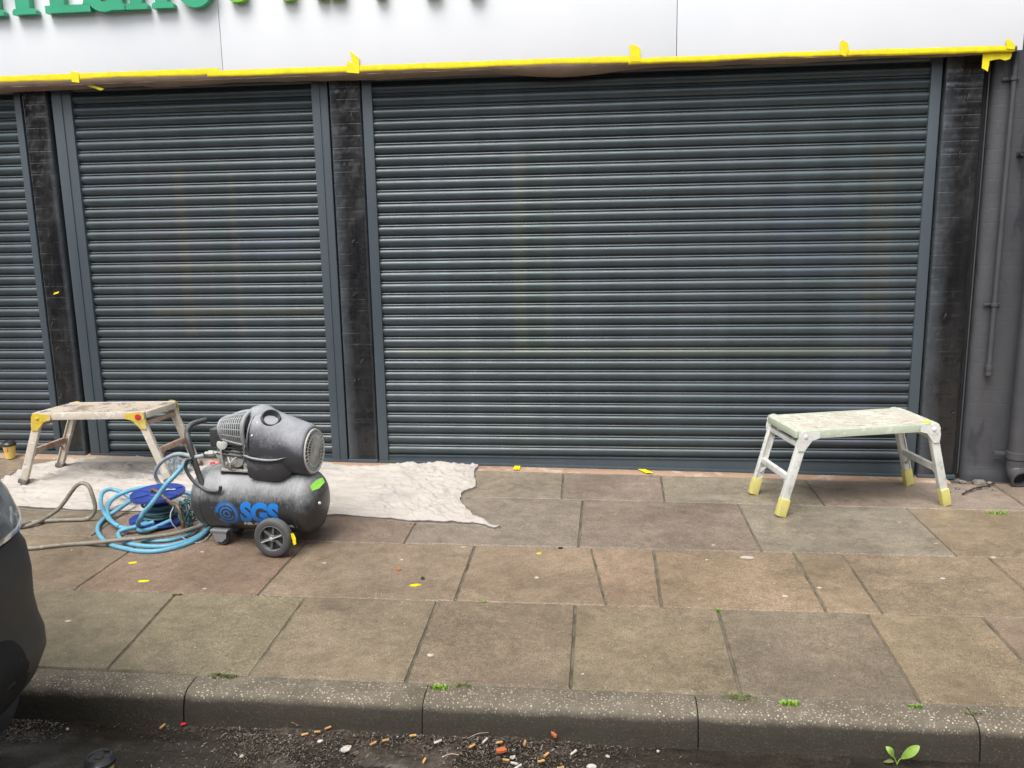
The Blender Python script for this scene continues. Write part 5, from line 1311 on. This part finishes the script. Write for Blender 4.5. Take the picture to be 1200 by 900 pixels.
# rubble by the downpipe
rub = [((1128, 566), .022), ((1141, 563), .035), ((1147, 573), .016), ((1122, 573), .012), ((1153, 562), .015), ((1112, 577), .010), ((1135, 575), .014), ((1165, 575), .012), ((1158, 570), .010)]
lr = ['leftmost stone by the wall corner', 'largest dark stone by the wall', 'stone in front of the largest one', 'small stone near the pillar foot', 'stone against the wall near the downpipe', 'outlying stone on the flag', 'flat chip before the stones', 'chip under the downpipe shoe', 'chip left of the downpipe shoe']
for i, (pp, r0) in enumerate(rub):
    p = gp(*pp); p.y = min(p.y, -.09-r0); bm = bmesh.new(); bmesh.ops.create_icosphere(bm, subdivisions=2, radius=r0)
    vs = [p+Vector((v.co.x*1.2, v.co.y, v.co.z*.6+r0*.3))*1 + v.co*.35*fbm(v.co.x/r0+i, v.co.y/r0, v.co.z/r0) for v in bm.verts]; fs = [[v.index for v in f.verts] for f in bm.faces]; bm.free()
    tag(MB().add(vs, fs).build('rubble_stone', M['stone'], smooth=50), lr[i]+', beside the downpipe' if 'downpipe' not in lr[i] else lr[i], 'stone', 'stones at the foot of the brick wall')
m_ = MB(); A = gp(1128, 579, .01); B_ = gp(1165, 566, .015); m_.tube(spline([A, A.lerp(B_, .4)+Vector((0, .01, .006)), A.lerp(B_, .7)+Vector((0, -.01, .004)), B_], 5), .005, 7)
tag(m_.build('stick', M['rubble'], smooth=60), 'dark stick lying by the stones at the wall foot', 'stick')

# moss and grass tufts
def tuft(pp, r0, nb, h, mat, label, seed, cat='moss', flat=False, name='moss_tuft'):
    p0 = gp(*pp); rs = random.Random(seed); m_ = MB()
    for _ in range(nb):
        a = rs.uniform(0, 6.28); d = r0*rs.random()**.6; p = p0+Vector((math.cos(a)*d*1.8, math.sin(a)*d*.6, 0)); p.z = G(p.x, p.y)-.003
        L = h*rs.uniform(.5, 1.1); g = rs.uniform(0, 6.28); lean = rs.uniform(.1, .8); q_ = p+Vector((math.cos(g)*lean*L, math.sin(g)*lean*L, L)); w = Vector((-math.sin(g), math.cos(g), 0))*(.0016 if not flat else .004)
        mid = p.lerp(q_, .55)+Vector((0, 0, L*.1)); m_.add([p-w, p+w, mid+w, mid-w, q_], [(0, 1, 2, 3), (3, 2, 4)])
    return tag(m_.build(name, mat, fix=False), label, cat)
tuft((1168, 602), .035, 120, .026, M['leaf'], 'small green grass tuft in the joint at the right', 1, 'grass', name='grass_tuft')
tuft((515, 806), .020, 150, .014, M['leaf'], 'bright green moss tuft at the kerb joint in the middle', 2, flat=True)
tuft((540, 803), .020, 36, .006, M['moss'], 'flat moss right of the bright tuft at the kerb', 3, flat=True)
tuft((260, 792), .034, 120, .006, M['moss'], 'moss cushion at the left kerb joint', 4, flat=True)
tuft((867, 817), .036, 110, .007, M['moss'], 'moss strip at the kerb below the flag joint right of the middle', 5, flat=True)
tuft((925, 825), .018, 110, .016, M['leaf'], 'light green moss tuft on the kerb right of the moss strip', 6, flat=True)
tuft((1073, 828), .014, 80, .010, M['leaf'], 'green moss at the wide flag corner near the right kerb', 7, flat=True)
tuft((566, 706), .012, 70, .010, M['leaf'], 'tiny moss tuft in the joint in the middle of the pavement', 8, flat=True)
tuft((842, 715), .008, 40, .010, M['leaf'], 'tiny moss tuft where two joints meet right of the middle', 9, flat=True)
tuft((208, 697), .016, 70, .007, M['moss'], 'thin moss in the joint left of the middle', 10, flat=True)
tuft((1140, 836), .016, 30, .006, M['moss'], 'thin moss at the kerb near the right edge', 11, flat=True)
m_ = MB(); rs = random.Random(5)

# seedling in the gutter
sd_p = rp(1051, 897); sd_p.z = ROADZ+.004; sd_p.y = max(min(sd_p.y, -2.975), -3.05)
sd = thing('weed_seedling', sd_p, 'young weed with two pale green leaves growing at the foot of the kerb', 'plant')
def leafm(a, tip, w, nrm):
    a = Vector(a); tip = Vector(tip); d = tip-a; s = d.cross(Vector(nrm)).normalized(); vs = []; fs = []; n = 8
    for i in range(n+1):
        t = i/n; ww = w*math.sin(PI*min(1, t*.92+.04))**.8; c_ = a+d*t+Vector(nrm)*(.012*math.sin(PI*t)); vs += [c_-s*ww+Vector(nrm)*.003, c_, c_+s*ww+Vector(nrm)*.003]
    for i in range(n):
        for k in (0, 1): q_ = i*3+k; fs.append((q_, q_+1, q_+4, q_+3))
    return vs, fs
base_ = sd_p; yy = base_.y
T1 = at(1038, 875, yy); J1 = at(1047, 887, yy); T2 = at(1077, 874, yy-.01); J2 = at(1056, 889, yy)
for (J, T, w) in ((J1, T1, .011), (J2, T2, .015)):
    v, f = leafm(J, T, w, (0, -.75, .65)); MB().add(v, f).build('leaf', M['leaf'], sd, smooth=180, fix=False)
    MB().tube(spline([base_, base_.lerp(J, .5)+Vector((0, 0, .005)), J], 4), .0018, 6).build('stem', M['leaf'], sd, smooth=80)
v, f = leafm(base_+Vector((-.01, 0, .01)), at(1035, 893, yy), .006, (0, -.7, .7)); MB().add(v, f).build('leaf', M['moss'], sd, smooth=180, fix=False)

# ------------------------------------------------------------------ houses across the street (behind the camera; what the glossy paint mirrors)
hs = thing('terraced_house', (1, -17, 0), 'long red brick terrace across the street, behind the camera', 'building')
MB().box((1, -19, 2.6), (60, 6, 5.8)).build('wall', plain('red_brick', (.22, .10, .07), (.16, .07, .05), 3, rough=.85), hs)
MB().prism([(-29, -15.6, 5.4), (-29, -22.4, 5.4), (-29, -19, 7.6)], (60, 0, 0)).build('roof', plain('slate', (.06, .06, .07), (.04, .04, .05), 3, rough=.6), hs)
for k in range(12):
    x = -26+5*k
    for z in (1.2, 4.0):
        f_ = MB().box((x, -15.97, z), (1.5, .10, 1.5), bev=.01).build('window', M['white'], hs)
        MB().box((x, -15.90, z), (1.3, .03, 1.3)).build('pane', M['glass'], f_)
b = MB(); b.box((0, -14, ROADZ+.05), (160, 3.2, .1)); tag(b.build('far_pavement', M['grout']), kind='structure')

# ------------------------------------------------------------------ light
w = bpy.data.worlds.new('World'); sc.world = w; w.use_nodes = True
nt = w.node_tree; bg = nt.nodes['Background']
sky = nd(nt, 'ShaderNodeTexSky', sky_type='NISHITA'); sky.sun_disc = False
SE, SA = R(60), R(200)          # elevation, azimuth (clockwise from +Y)
sky.sun_elevation = SE; sky.sun_rotation = SA; sky.dust_density = 4; sky.air_density = 1; sky.ozone_density = 1
hsv = nd(nt, 'ShaderNodeHueSaturation'); hsv.inputs['Saturation'].default_value = .22
nt.links.new(sky.outputs[0], hsv.inputs['Color']); nt.links.new(hsv.outputs[0], bg.inputs['Color']); bg.inputs['Strength'].default_value = .13
sl = bpy.data.lights.new('sun', 'SUN'); sl.energy = 1.3; sl.angle = R(35); sl.color = (1, .97, .92)
so = bpy.data.objects.new('sun', sl); COL.objects.link(so)
d = Vector((math.sin(SA)*math.cos(SE), math.cos(SA)*math.cos(SE), math.sin(SE)))
so.rotation_euler = (-d).to_track_quat('-Z', 'Y').to_euler(); so.location = d*20
vs_ = sc.view_settings; vs_.view_transform = 'Standard'; vs_.look = 'None'; vs_.gamma = 1; vs_.use_curve_mapping = False; vs_.exposure = 1.0
sc.cycles.max_bounces = 6; sc.cycles.use_denoising = True
